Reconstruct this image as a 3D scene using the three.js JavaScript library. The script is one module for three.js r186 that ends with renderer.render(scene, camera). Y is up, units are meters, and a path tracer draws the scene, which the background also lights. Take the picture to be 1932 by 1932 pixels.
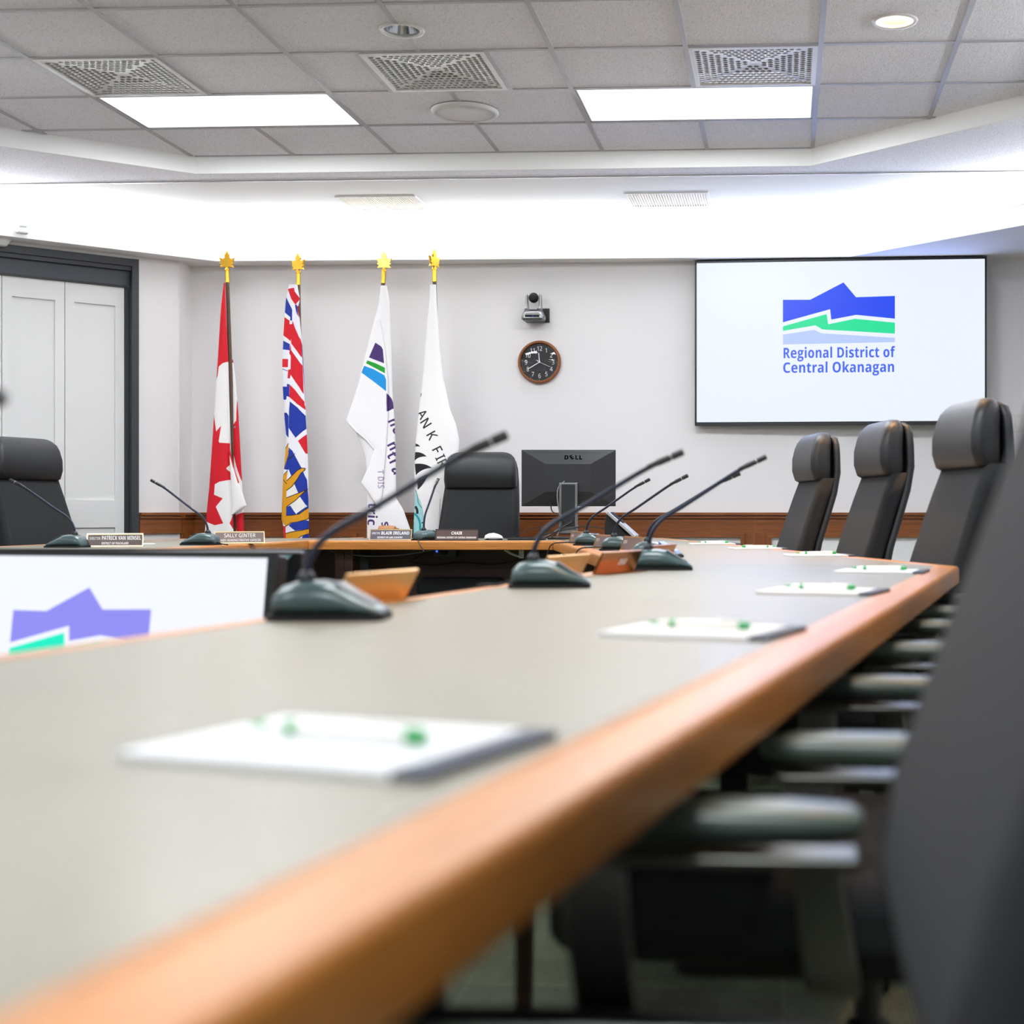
import * as THREE from 'three';
import { RoundedBoxGeometry } from 'three/addons/geometries/RoundedBoxGeometry.js';
import { mergeGeometries } from 'three/addons/utils/BufferGeometryUtils.js';
import { TextGeometry } from 'three/addons/geometries/TextGeometry.js';
import { FontLoader } from 'three/addons/loaders/FontLoader.js';
import { RectAreaLightUniformsLib } from 'three/addons/lights/RectAreaLightUniformsLib.js';

// ------------------------------------------------------------------ camera, exposure, large lights
const scene = new THREE.Scene();
scene.background = new THREE.Color(0x000000);
const EYE = 0.915, FOCAL = 2680, YAW = Math.atan(145 / FOCAL);
const camera = new THREE.PerspectiveCamera(2 * Math.atan(966 / FOCAL) * 180 / Math.PI, 1, 0.05, 60);
camera.position.set(0, EYE, 0);
camera.rotation.y = YAW;
camera.aspect = 2666 / 1932;
camera.setViewOffset(2666, 1932, 0, 2, 1932, 1932);
camera.focus = 8.5;
camera.userData.fStop = camera.getFocalLength() / 1000 / 0.0155;
const renderer = new THREE.WebGLRenderer({ antialias: true });
renderer.toneMapping = THREE.LinearToneMapping;
renderer.toneMappingExposure = 2.22;
renderer.shadowMap.enabled = true;
RectAreaLightUniformsLib.init();
const PANEL = 13.5, COVE = 62, TVLIGHT = 1.0, SPOT = 9;
const SHOWN = 1 / 2.22;            // what fills the picture's white at this exposure
const COOL = 0xf4f9fd, WARM = 0xffc58a;
function areaLight(parent, w, h, pos, target, color, intensity, name) {
  const l = new THREE.RectAreaLight(color, intensity, w, h);
  l.name = name; parent.add(l); l.position.set(...pos); l.lookAt(...target);
  return l;
}

// ------------------------------------------------------------------ helpers
const boldFont = await new FontLoader().loadAsync('fonts/droid/droid_sans_bold.typeface.json');
let seed = 7;
const rnd = () => { seed = (seed * 1664525 + 1013904223) >>> 0; return seed / 4294967296; };
const used = {};
function numbered(n) { const k = used[n] = (used[n] ?? -1) + 1; return k ? n + '_' + String(k).padStart(3, '0') : n; }
function mesh(name, geo, mat, parent) {
  const m = new THREE.Mesh(geo, mat);
  m.castShadow = m.receiveShadow = true;
  if (parent) { m.name = name; parent.add(m); } else { m.name = numbered(name); scene.add(m); }
  return m;
}
function tag(o, label, category, group) { o.userData = { label, category }; if (group) o.userData.group = group; return o; }
function thing(name, label, category, pos = [0, 0, 0], turn = 0, group) {
  const o = new THREE.Group(); o.name = numbered(name); scene.add(o);
  o.position.set(...pos); o.rotation.y = turn;
  return tag(o, label, category, group);
}
function struct(name, pos = [0, 0, 0], turn = 0) {
  const o = new THREE.Group(); o.name = name; scene.add(o); o.position.set(...pos); o.rotation.y = turn;
  o.userData = { kind: 'structure' }; return o;
}
function structMesh(name, geo, mat) { const m = mesh(name, geo, mat); m.userData = { kind: 'structure' }; return m; }
const V = (x, y, z) => new THREE.Vector3(x, y, z);
const bx = (w, h, d, x = 0, y = 0, z = 0) => metreBox(w, h, d).translate(x, y, z);
function metreBox(w, h, d) {           // box whose uv are metres
  const g = new THREE.BoxGeometry(w, h, d), uv = g.attributes.uv, s = [[d, h], [d, h], [w, d], [w, d], [w, h], [w, h]];
  for (let i = 0; i < uv.count; i++) { const f = s[Math.floor(i / 4)]; uv.setXY(i, uv.getX(i) * f[0], uv.getY(i) * f[1]); }
  return g;
}
const rb = (w, h, d, r, x = 0, y = 0, z = 0, s = 3) => new RoundedBoxGeometry(w, h, d, s, Math.min(r, w / 2.01, h / 2.01, d / 2.01)).translate(x, y, z);
const cyl = (r0, r1, h, x = 0, y = 0, z = 0, n = 24) => new THREE.CylinderGeometry(r0, r1, h, n).translate(x, y, z);
const join = (list) => mergeGeometries(list.map((g) => { const n = g.index ? g.toNonIndexed() : g; for (const k of Object.keys(n.attributes)) if (!['position', 'normal', 'uv'].includes(k)) n.deleteAttribute(k); return n; }));
const lathe = (pts, n = 40) => new THREE.LatheGeometry(pts.map((p) => new THREE.Vector2(p[0], p[1])), n);
const tube = (pts, r, seg = 40, n = 10) => new THREE.TubeGeometry(new THREE.CatmullRomCurve3(pts.map((p) => V(...p))), seg, r, n);
function prism(poly, y0, y1, holes = []) {     // polygon in x,z extruded in y
  const s = new THREE.Shape(poly.map((p) => new THREE.Vector2(p[0], -p[1])));
  for (const h of holes) s.holes.push(new THREE.Path(h.map((p) => new THREE.Vector2(p[0], -p[1]))));
  return new THREE.ExtrudeGeometry(s, { depth: y1 - y0, bevelEnabled: false, curveSegments: 24 }).rotateX(-Math.PI / 2).translate(0, y0, 0);
}
function loft(rings, caps = true, closed = true) {
  const n = rings[0].length, pos = [], uv = [], idx = [];
  rings.forEach((r, i) => r.forEach((p, j) => { pos.push(p.x, p.y, p.z); uv.push(j / n, i / (rings.length - 1)); }));
  const m = closed ? n : n - 1;
  for (let i = 0; i < rings.length - 1; i++) for (let j = 0; j < m; j++) {
    const a = i * n + j, b = i * n + (j + 1) % n, c = a + n, d = b + n;
    idx.push(a, b, d, a, d, c);
  }
  if (caps) for (const [i, flip] of [[0, 1], [rings.length - 1, 0]]) {
    const c = rings[i].reduce((s, p) => s.add(p), V(0, 0, 0)).multiplyScalar(1 / n), k = pos.length / 3;
    pos.push(c.x, c.y, c.z); uv.push(0.5, i ? 1 : 0);
    for (let j = 0; j < n; j++) { const a = i * n + j, b = i * n + (j + 1) % n; flip ? idx.push(k, b, a) : idx.push(k, a, b); }
  }
  const g = new THREE.BufferGeometry();
  g.setAttribute('position', new THREE.Float32BufferAttribute(pos, 3));
  g.setAttribute('uv', new THREE.Float32BufferAttribute(uv, 2));
  g.setIndex(idx); g.computeVertexNormals();
  return g;
}
function rrect(w, t, r, n = 5) {        // rounded rectangle, 4n points
  const out = []; r = Math.min(r, w / 2.001, t / 2.001);
  for (const [sx, sy, a0] of [[1, 1, 0], [-1, 1, 90], [-1, -1, 180], [1, -1, 270]])
    for (let k = 0; k < n; k++) { const a = (a0 + 90 * k / (n - 1)) * Math.PI / 180; out.push([sx * (w / 2 - r) + r * Math.cos(a), sy * (t / 2 - r) + r * Math.sin(a)]); }
  return out;
}

// ------------------------------------------------------------------ textures
function canvasTex(w, h, draw, srgb = true, rep) {
  const c = document.createElement('canvas'); c.width = w; c.height = h;
  draw(c.getContext('2d'), w, h);
  const t = new THREE.CanvasTexture(c); t.wrapS = t.wrapT = THREE.RepeatWrapping; t.magFilter = THREE.LinearFilter;
  if (srgb) t.colorSpace = THREE.SRGBColorSpace;
  if (rep) t.repeat.set(...rep);
  return t;
}
function noiseFill(ctx, w, h, base, amp, step = 1) {
  for (let y = 0; y < h; y += step) for (let x = 0; x < w; x += step) {
    const n = (rnd() - 0.5) * amp;
    ctx.fillStyle = `rgb(${base.map((b) => Math.max(0, Math.min(255, Math.round(b + n)))).join(',')})`; ctx.fillRect(x, y, step, step);
  }
}
function woodTex(base, dark, contrast, rep) {
  return canvasTex(1024, 256, (ctx, w, h) => {
    ctx.fillStyle = `rgb(${base.join(',')})`; ctx.fillRect(0, 0, w, h);
    for (let i = 0; i < 26; i++) {
      const y = rnd() * h, hh = 4 + rnd() * 30; ctx.fillStyle = `rgba(${dark.join(',')},${0.05 + rnd() * 0.12 * contrast})`;
      ctx.beginPath(); ctx.moveTo(0, y); for (let x = 0; x <= w; x += 32) ctx.lineTo(x, y + Math.sin(x / 1024 * Math.PI * 2 + i) * 5); for (let x = w; x >= 0; x -= 32) ctx.lineTo(x, y + hh + Math.sin(x / 1024 * Math.PI * 2 + i * 1.7) * 5); ctx.fill();
    }
    for (let i = 0; i < 1500; i++) {
      const x = rnd() * w, y = rnd() * h, l = 20 + rnd() * 130;
      ctx.strokeStyle = `rgba(${dark.join(',')},${(0.1 + rnd() * 0.35) * contrast})`; ctx.lineWidth = 0.5 + rnd() * 1.1;
      ctx.beginPath(); ctx.moveTo(x, y); ctx.lineTo(x + l, y + (rnd() - 0.5) * 3); ctx.stroke();
    }
  }, true, rep);
}
const tileMap = canvasTex(1024, 1024, (ctx, w, h) => {
  noiseFill(ctx, w, h, [241, 239, 246], 14, 2);
  for (let i = 0; i < 9000; i++) { const x = rnd() * w, y = rnd() * h, a = rnd() * 6.3, l = 1 + rnd() * 5; ctx.strokeStyle = `rgba(96,90,92,${0.35 + rnd() * 0.5})`; ctx.lineWidth = 0.8 + rnd() * 1.5; ctx.beginPath(); ctx.moveTo(x, y); ctx.lineTo(x + Math.cos(a) * l, y + Math.sin(a) * l); ctx.stroke(); }
}, true, [1 / 0.9, 1 / 0.9]);
const tileBump = canvasTex(512, 512, (ctx, w, h) => {
  noiseFill(ctx, w, h, [190, 190, 190], 50, 2);
  for (let i = 0; i < 3500; i++) { ctx.fillStyle = 'rgba(40,40,40,0.7)'; ctx.beginPath(); ctx.arc(rnd() * w, rnd() * h, 0.7 + rnd() * 1.2, 0, 7); ctx.fill(); }
}, false, [1 / 0.9, 1 / 0.9]);
const paintBump = canvasTex(512, 512, (ctx, w, h) => noiseFill(ctx, w, h, [128, 128, 128], 60, 3), false, [2.2, 2.2]);
const leatherBump = canvasTex(512, 512, (ctx, w, h) => { noiseFill(ctx, w, h, [128, 128, 128], 70, 4); }, false, [3, 3]);
const fabricBump = canvasTex(256, 256, (ctx, w, h) => { ctx.fillStyle = '#888'; ctx.fillRect(0, 0, w, h); for (let y = 0; y < h; y += 4) for (let x = 0; x < w; x += 4) { ctx.fillStyle = ((x + y) / 4) % 2 ? '#aaa' : '#666'; ctx.fillRect(x, y, 3, 3); } }, false, [5, 8]);
const laminateMap = canvasTex(512, 512, (ctx, w, h) => { noiseFill(ctx, w, h, [134, 129, 113], 14, 2); for (let i = 0; i < 2500; i++) { ctx.fillStyle = rnd() < 0.5 ? 'rgba(106,101,84,0.35)' : 'rgba(148,142,122,0.35)'; ctx.fillRect(rnd() * w, rnd() * h, 2 + rnd() * 5, 1 + rnd() * 2); } }, true, [2, 2]);
function carpetTex(a, b) {
  return canvasTex(512, 512, (ctx, w, h) => {
    ctx.fillStyle = `rgb(${a})`; ctx.fillRect(0, 0, w, h);
    for (let i = 0; i < 46; i++) { ctx.fillStyle = `rgba(${b},${0.08 + rnd() * 0.16})`; ctx.fillRect(rnd() * w, rnd() * h, 40 + rnd() * 130, 30 + rnd() * 120); }
    for (let x = 0; x < w; x += 5) for (let y = 0; y < h; y += 4) { const k = rnd(); ctx.fillStyle = `rgba(200,205,180,${0.1 + k * 0.22})`; ctx.fillRect(x, y, 2.4, 3); ctx.fillStyle = 'rgba(10,12,8,0.45)'; ctx.fillRect(x + 2.6, y, 1.6, 4); }
  }, true, [1 / 0.61, 1 / 0.61]);
}
const carpetBump = canvasTex(512, 512, (ctx, w, h) => { ctx.fillStyle = '#222'; ctx.fillRect(0, 0, w, h); for (let x = 0; x < w; x += 5) for (let y = 0; y < h; y += 4) { const k = 130 + rnd() * 110; ctx.fillStyle = `rgb(${k},${k},${k})`; ctx.fillRect(x, y, 2.6, 3); } }, false, [1 / 0.61, 1 / 0.61]);

// ------------------------------------------------------------------ materials
const std = (color, roughness, o = {}) => new THREE.MeshStandardMaterial({ color, roughness, ...o });
const phys = (color, roughness, o = {}) => new THREE.MeshPhysicalMaterial({ color, roughness, ...o });
const oakTop = woodTex([206, 134, 58], [124, 64, 12], 0.7, [1, 4]);
const oakWall = woodTex([142, 80, 34], [66, 28, 4], 0.75, [1, 4]);
const oakDark = woodTex([74, 46, 34], [34, 18, 12], 0.8, [1, 4]);
const M = {
  wall: std(0xe6e3e3, 0.9, { bumpMap: paintBump, bumpScale: 0.0006 }),
  white: std(0xecebea, 0.85, { bumpMap: paintBump, bumpScale: 0.0004 }),
  door: std(0xe4e4e2, 0.55),
  doorFrame: std(0x33363a, 0.5),
  tile: std(0xffffff, 0.95, { map: tileMap, bumpMap: tileBump, bumpScale: 0.002 }),
  bar: std(0xaaa7ab, 0.45),
  grille: std(0xd8d5d4, 0.4, { side: THREE.DoubleSide }), dark: std(0x0c0c0e, 0.8),
  chrome: std(0xd8d8d8, 0.12, { metalness: 1 }), armMetal: std(0x74746f, 0.3, { metalness: 1 }), steel: std(0x9a9a9c, 0.32, { metalness: 1 }),
  oak: phys(0xffffff, 0.42, { map: oakTop, bumpMap: oakTop, bumpScale: 0.0003, clearcoat: 0.22, clearcoatRoughness: 0.28 }),
  wallOak: std(0xffffff, 0.42, { map: oakWall, bumpMap: oakWall, bumpScale: 0.0004 }),
  darkOak: std(0xffffff, 0.45, { map: oakDark }),
  laminate: phys(0xffffff, 0.5, { map: laminateMap, clearcoat: 0.32, clearcoatRoughness: 0.24 }),
  leather: phys(0x0f1216, 0.42, { bumpMap: leatherBump, bumpScale: 0.0006, clearcoat: 0.12, clearcoatRoughness: 0.4 }),
  fabric: phys(0x191b1d, 0.85, { bumpMap: fabricBump, bumpScale: 0.0006, sheen: 0.12, sheenRoughness: 0.6, sheenColor: new THREE.Color(0x888890) }),
  shell: std(0x101216, 0.45), armPad: phys(0x56635b, 0.36, { clearcoat: 0.32, clearcoatRoughness: 0.24 }),
  plastic: phys(0x17191c, 0.38, { clearcoat: 0.2, clearcoatRoughness: 0.3 }), mic: phys(0x3a5254, 0.34, { clearcoat: 0.4, clearcoatRoughness: 0.25 }),
  micPanel: phys(0x3c474b, 0.22, { clearcoat: 0.8, clearcoatRoughness: 0.12 }), rubber: std(0x0a0a0c, 0.7), neck: std(0x1c2338, 0.36, { metalness: 0.3 }), silver: std(0xc4c6c8, 0.35, { metalness: 0.8 }),
  gold: std(0xe0ac3c, 0.22, { metalness: 1 }), plateGold: std(0xe8cda0, 0.3, { metalness: 0.85 }), brass: std(0xdca868, 0.35, { metalness: 0.85 }), copper: std(0xc07a44, 0.22, { metalness: 0.95 }),
  paper: std(0xe2e4e6, 0.8), binding: std(0x454b5a, 0.6), green: phys(0x14a04a, 0.3, { clearcoat: 0.5 }), penWhite: phys(0xf6f4ee, 0.3, { clearcoat: 0.5 }),
  pole: std(0x5a4434, 0.45), gavel: std(0xa8713e, 0.4), mouseWhite: phys(0xdfe2e4, 0.3, { clearcoat: 0.3 }), cable: std(0x0d0e12, 0.5), cableGrey: std(0x6a6c70, 0.5),
  glass: phys(0xffffff, 0.02, { transmission: 1, thickness: 0, ior: 1.5 }),
  clockRim: std(0x8a4f22, 0.4), handWhite: std(0xf2f2f2, 0.5), greenLcd: std(0x8fae86, 0.4), beige: std(0xdcdad4, 0.5), amber: std(0xf2e6da, 0.7),
};
const glow = (color, k) => new THREE.MeshStandardMaterial({ color: 0x000000, emissive: color, emissiveIntensity: k, roughness: 0.6 });
M.panelGlow = glow(COOL, 0.9); M.bulbGlow = glow(0xffe8d2, 14); M.tubeGlow = glow(COOL, 4);

// ------------------------------------------------------------------ polygons of the room
const WALLS = [[-4.205, -9.9], [-4.205, -9.7], [-6.4, -7.505], [-6.4, 4.0], [3.0, 4.0], [3.0, -9.9]];
const TRAY = [[-3.48, -8.25], [0.16, -8.25], [1.66, -6.84], [1.66, 1.5], [0.16, 2.9], [-3.48, 2.9], [-4.98, 1.5], [-4.98, -6.97]];
const FASCIA = [[-3.95, -9.70], [0.46, -9.76], [2.3, -7.9], [2.3, 1.9], [0.7, 3.5], [-4.2, 3.5], [-5.9, 1.8], [-5.9, -7.75]];
const CEIL = 3.017, LOW = 2.919, SOFFIT = 2.655, FTOP = 2.775;

function clipPoly(poly, clip) {          // Sutherland-Hodgman; both convex
  let out = poly; const area = clip.reduce((s, p, i) => { const q = clip[(i + 1) % clip.length]; return s + p[0] * q[1] - q[0] * p[1]; }, 0), sg = Math.sign(area);
  for (let i = 0; i < clip.length; i++) {
    const a = clip[i], b = clip[(i + 1) % clip.length], side = (p) => sg * ((b[0] - a[0]) * (p[1] - a[1]) - (b[1] - a[1]) * (p[0] - a[0]));
    const src = out; out = [];
    for (let j = 0; j < src.length; j++) {
      const p = src[j], q = src[(j + 1) % src.length], sp = side(p), sq = side(q);
      if (sp >= 0) out.push(p);
      if (sp * sq < 0) { const t = sp / (sp - sq); out.push([p[0] + (q[0] - p[0]) * t, p[1] + (q[1] - p[1]) * t]); }
    }
    if (!out.length) return out;
  }
  return out;
}
const areaOf = (p) => Math.abs(p.reduce((s, a, i) => { const b = p[(i + 1) % p.length]; return s + a[0] * b[1] - b[0] * a[1]; }, 0)) / 2;
// floor: carpet tiles
{
  const f = struct('floor');
  mesh('slab', prism(WALLS, -0.12, -0.008), std(0x3a3c38, 0.95), f);
  const kinds = [['112,122,92', '66,78,54'], ['98,104,84', '60,60,50'], ['110,124,90', '70,72,58']].map(([a, b]) => std(0xffffff, 0.98, { map: carpetTex(a, b), bumpMap: carpetBump, bumpScale: 0.003 }));
  const near = [], rest = [];
  for (let i = 0; i < 16; i++) for (let k = 0; k < 24; k++) {
    const x = -6.4 + i * 0.61, z = 4 - k * 0.61, w = Math.min(0.61, 3 - x), d = Math.min(0.61, z + 9.9);
    if (w < 0.05 || d < 0.05) continue;
    const p = clipPoly([[x, z], [x + w - 0.003, z], [x + w - 0.003, z - d + 0.003], [x, z - d + 0.003]], WALLS);
    if (p.length < 3 || areaOf(p) < 0.002) continue;
    const g = prism(p, -0.008, 0);
    if (x > -3.2 && x < 2 && z < 0.5 && z > -7) near.push(g); else rest.push(g);
  }
  near.forEach((g) => mesh('carpet_tile', g, kinds[Math.floor(rnd() * 3)], f));
  const r = mesh('carpet_tiles', join(rest), kinds[0], f); r.userData.kind = 'stuff';
}
// walls
const H = 3.1, T = 0.15;
structMesh('wall_back', bx(7.5, H, T, -0.75, H / 2, -9.9 - T / 2), M.wall);
structMesh('wall_return', bx(T, H, 0.32, -4.205 - T / 2, H / 2, -9.85), M.wall);
structMesh('wall_left', bx(T, H, 11.7, -6.4 - T / 2, H / 2, -1.8), M.wall);
structMesh('wall_rear', bx(9.7, H, T, -1.7, H / 2, 4 + T / 2), M.wall);
structMesh('wall_right', bx(T, H, 14.2, 3 + T / 2, H / 2, -2.95), M.wall);
// diagonal wall with the folding door; local x runs along the wall to the left, local z faces the room
const DIAG = [-4.205, 0, -9.7], DTURN = Math.PI / 4, L = 3.104;
// local +x direction must be (-1,0,1)/sqrt2 : use a group whose x axis points that way, faces flipped with local -z into the room
function onDiag(o) { o.position.set(...DIAG); o.rotation.y = DTURN + Math.PI; return o; }   // x axis -> (-.707, 0, .707); z axis -> (-.707,0,-.707): the room is at local -z
const S1 = 0.36, S2 = 1.92, DTOP = 2.46;             // opening along the wall, leaf top
{
  const w = struct('wall_left_diagonal'); onDiag(w);
  mesh('wall_panel', bx(0.287 + 0.0, H, T, 0.1435, H / 2, T / 2), M.wall, w);
  mesh('wall_panel', bx(L - S2 - 0.07, H, T, (L + S2 + 0.07) / 2, H / 2, T / 2), M.wall, w);
  mesh('wall_panel', bx(S2 + 0.07 - 0.287, H - 2.634, T, (S2 + 0.07 + 0.287) / 2, (H + 2.634) / 2, T / 2), M.wall, w);
  const d = struct('door_1'); onDiag(d);
  mesh('door_jamb', join([bx(0.045, 2.634, T, 0.31, 1.317, T / 2 - 0.012), bx(0.03, 2.46, 0.05, 0.345, 1.23, T / 2)]), M.doorFrame, d);
  mesh('door_jamb', join([bx(0.045, 2.634, T, S2 + 0.048, 1.317, T / 2 - 0.012), bx(0.03, 2.46, 0.05, S2 + 0.013, 1.23, T / 2)]), M.doorFrame, d);
  mesh('door_header', join([bx(S2 - 0.29, 0.05, T, (S2 + 0.36) / 2, 2.608, T / 2 - 0.012), bx(S2 - 0.3, 0.03, T - 0.02, (S2 + 0.36) / 2, 2.57, T / 2 - 0.002)]), M.doorFrame, d);
  mesh('header_panel', bx(S2 - 0.3, 0.125, 0.06, (S2 + 0.36) / 2, 2.505, 0.075), std(0x3d4148, 0.5), d);
  mesh('door_track', bx(S2 - 0.34, 0.014, 0.07, (S2 + 0.36) / 2, 2.448, 0.075), M.shell, d);
  const lw = (S2 - S1) / 4;
  for (let i = 0; i < 4; i++) {
    const x = S1 + lw * (i + 0.5), w0 = lw - 0.004, st = 0.06;
    const leaf = mesh('door_leaf', join([
      bx(st, 2.44, 0.035, x - w0 / 2 + st / 2, 1.222, 0.075), bx(st, 2.44, 0.035, x + w0 / 2 - st / 2, 1.222, 0.075),
      bx(w0 - 2 * st, 0.13, 0.035, x, 2.377, 0.075), bx(w0 - 2 * st, 0.186, 0.035, x, 0.896, 0.075), bx(w0 - 2 * st, 0.2, 0.035, x, 0.102, 0.075)]), M.door, d);
    for (const [a, b] of [[0.989, 2.312], [0.202, 0.803]]) mesh('door_panel', bx(w0 - 2 * st, b - a, 0.014, x, (a + b) / 2, 0.079), M.door, leaf);
  }
}
// wainscot along back wall and the short diagonal piece
function wainscot(name, len, stiles, place) {     // local x along, room at +z
  const t = struct(name); place(t);
  mesh('cap_rail', join([bx(len, 0.018, 0.05, len / 2, 0.895, 0.025), bx(len, 0.022, 0.036, len / 2, 0.875, 0.018)]), M.wallOak, t);
  mesh('top_rail', bx(len, 0.105, 0.022, len / 2, 0.8115, 0.011), M.wallOak, t);
  mesh('bottom_rail', bx(len, 0.16, 0.022, len / 2, 0.08, 0.011), M.wallOak, t);
  for (const s of stiles) mesh('stile', metreBox(0.599, 0.16, 0.022).rotateZ(Math.PI / 2).translate(s, 0.4595, 0.011), M.wallOak, t);
  for (let i = 0; i + 1 < stiles.length; i++) {
    const a = stiles[i] + 0.08, b = stiles[i + 1] - 0.08; if (b - a < 0.1) continue;
    mesh('panel_moulding', join([bx(b - a, 0.028, 0.034, (a + b) / 2, 0.745, 0.017), bx(b - a, 0.028, 0.034, (a + b) / 2, 0.174, 0.017),
      metreBox(0.543, 0.028, 0.034).rotateZ(Math.PI / 2).translate(a + 0.014, 0.4595, 0.017), metreBox(0.543, 0.028, 0.034).rotateZ(Math.PI / 2).translate(b - 0.014, 0.4595, 0.017)]), M.wallOak, t);
    mesh('white_panel', bx(b - a - 0.056, 0.543, 0.008, (a + b) / 2, 0.4595, 0.004), M.white, t);
  }
}
wainscot('trim_1', 7.2, [0.08, 1.28, 2.64, 4.015, 5.39, 6.77], (t) => t.position.set(-4.205, 0, -9.9));
wainscot('trim_2', 0.283, [], (t) => { t.position.set(-4.205 - 0.2, 0, -9.7 + 0.2); t.rotation.y = DTURN; });
wainscot('trim_3', 0.17, [0.08], (t) => { t.position.set(-4.205, 0, -9.7); t.rotation.y = Math.PI / 2; t.translateX(0); });

// ------------------------------------------------------------------ ceiling
const G = 0.6115, X0 = -5.335, Z0 = -8.86;         // grid: columns X0+G*i, rows Z0+G*k
const col = (i) => X0 + G * i, row = (k) => Z0 + G * k;
const ceiling = struct('ceiling');
const fix = [];                                     // rectangles that hold no tile: [x0, x1, z0, z1]
const panelRows = [2, 8, 14];
for (const k of panelRows) { fix.push([col(3), col(5), row(k), row(k + 1)]); fix.push([col(7), col(9), row(k), row(k + 1)]); }
const G2 = [-1.96, -1.358];
fix.push([col(3), col(4), row(3), row(4)], [G2[0], G2[1], row(3), row(4)], [col(8), col(9), row(3), row(4)]);
const SPOTS = [[-1.6655, -6.13, 0], [0.478, -6.13, 1], [0.474, -2.44, 1]];
{
  const inFix = (x, z) => fix.some((f) => x > f[0] && x < f[1] && z > f[2] && z < f[3]);
  for (let k = 0; k < 20; k++) {
    let xs = []; for (let i = 0; i <= 12; i++) xs.push(col(i));
    if (k === 3) xs = xs.filter((x) => Math.abs(x - col(6)) > 0.01).concat(G2).sort((a, b) => a - b);
    for (let i = 0; i + 1 < xs.length; i++) {
      if (inFix((xs[i] + xs[i + 1]) / 2, row(k) + G / 2)) continue;
      const e = 0.005, p = clipPoly([[xs[i] + e, row(k) + e], [xs[i + 1] - e, row(k) + e], [xs[i + 1] - e, row(k + 1) - e], [xs[i] + e, row(k + 1) - e]], TRAY);
      if (p.length < 3 || areaOf(p) < 0.003) continue;
      let geo = null;
      for (const [sx, sz] of SPOTS) if (sz > row(k) && sz < row(k + 1)) {
        const r = 0.082;
        if (sx > xs[i] + 0.1 && sx < xs[i + 1] - 0.1) { const h = []; for (let a = 0; a < 32; a++) h.push([sx + r * Math.cos(a / 32 * 6.2832), sz + r * Math.sin(a / 32 * 6.2832)]); geo = prism(p, CEIL + 0.002, CEIL + 0.018, [h.reverse()]); }
        else if (Math.abs(sx - xs[i + 1]) < 0.05) { const q = [[xs[i] + e, row(k) + e], [xs[i + 1] - e, row(k) + e]]; for (let a = 0; a <= 24; a++) { const t = -Math.PI / 2 - Math.PI * a / 24; q.push([xs[i + 1] - e + r * Math.cos(t), sz + r * Math.sin(t)]); } q.push([xs[i + 1] - e, row(k + 1) - e], [xs[i] + e, row(k + 1) - e]); geo = prism(q, CEIL + 0.002, CEIL + 0.018); }
        else if (Math.abs(sx - xs[i]) < 0.05) { const q = [[xs[i + 1] - e, row(k + 1) - e], [xs[i] + e, row(k + 1) - e]]; for (let a = 0; a <= 24; a++) { const t = Math.PI / 2 - Math.PI * a / 24; q.push([xs[i] + e + r * Math.cos(t), sz + r * Math.sin(t)]); } q.push([xs[i] + e, row(k) + e], [xs[i + 1] - e, row(k) + e]); geo = prism(q, CEIL + 0.002, CEIL + 0.018); }
      }
      mesh('ceiling_tile', geo ?? prism(p, CEIL + 0.002, CEIL + 0.018), M.tile, ceiling);
    }
  }
  // grid bars
  const bar = (x0, z0, x1, z1) => {
    const vert = Math.abs(x1 - x0) < 1e-6, ext = [];
    const pts = clipPoly(vert ? [[x0 - 1e-4, z0], [x0 + 1e-4, z0], [x0 + 1e-4, z1], [x0 - 1e-4, z1]] : [[x0, z0 - 1e-4], [x1, z0 - 1e-4], [x1, z0 + 1e-4], [x0, z0 + 1e-4]], TRAY);
    if (!pts.length) return; for (const p of pts) ext.push(vert ? p[1] : p[0]);
    const a = Math.min(...ext), b = Math.max(...ext); if (b - a < 0.05) return;
    mesh('grid_bar', vert ? bx(0.024, 0.006, b - a, x0, CEIL, (a + b) / 2) : bx(b - a, 0.0055, 0.024, (a + b) / 2, CEIL, z0), M.bar, ceiling);
  };
  for (let k = 0; k <= 20; k++) bar(col(0), row(k), col(12), row(k));
  for (let i = 0; i <= 12; i++) {
    const x = col(i), cuts = fix.filter((f) => x > f[0] + 0.01 && x < f[1] - 0.01).map((f) => [f[2], f[3]]);
    for (const [sx, sz] of SPOTS) if (Math.abs(sx - x) < 0.03) cuts.push([sz - 0.085, sz + 0.085]);
    cuts.sort((a, b) => a[0] - b[0]); let z = row(0);
    for (const [a, b] of cuts) { if (a > z + 0.02) bar(x, z, x, a); z = b; }
    bar(x, z, x, row(20));
  }
  for (const x of G2) bar(x, row(3), x, row(4));
  mesh('deck', prism([[-6.55, -10.05], [3.15, -10.05], [3.15, 4.15], [-6.55, 4.15]], 3.2, 3.3), M.white, ceiling);
  // low ceiling ring round the tray, textured up to the drywall strip by the back wall
  const LOWW = [[-6.55, -8.47], [3.15, -8.47], [3.15, 4.15], [-6.55, 4.15]];
  // the hole is the tray
  const ring = mesh('low_ceiling', prism(LOWW, LOW, LOW + 0.02, [TRAY.map((p) => { const c = [-1.66, -2.67]; return [c[0] + (p[0] - c[0]) * 1.0025, c[1] + (p[1] - c[1]) * 1.0016]; })]), M.tile, ceiling);
  mesh('drywall_strip', bx(9.7, 0.02, 1.58, -1.7, LOW + 0.006, -9.26), M.white, ceiling);
  mesh('edge_trim', bx(9.4, 0.008, 0.02, -1.7, LOW - 0.002, -8.46), M.bar, ceiling);
  const up = [];
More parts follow.
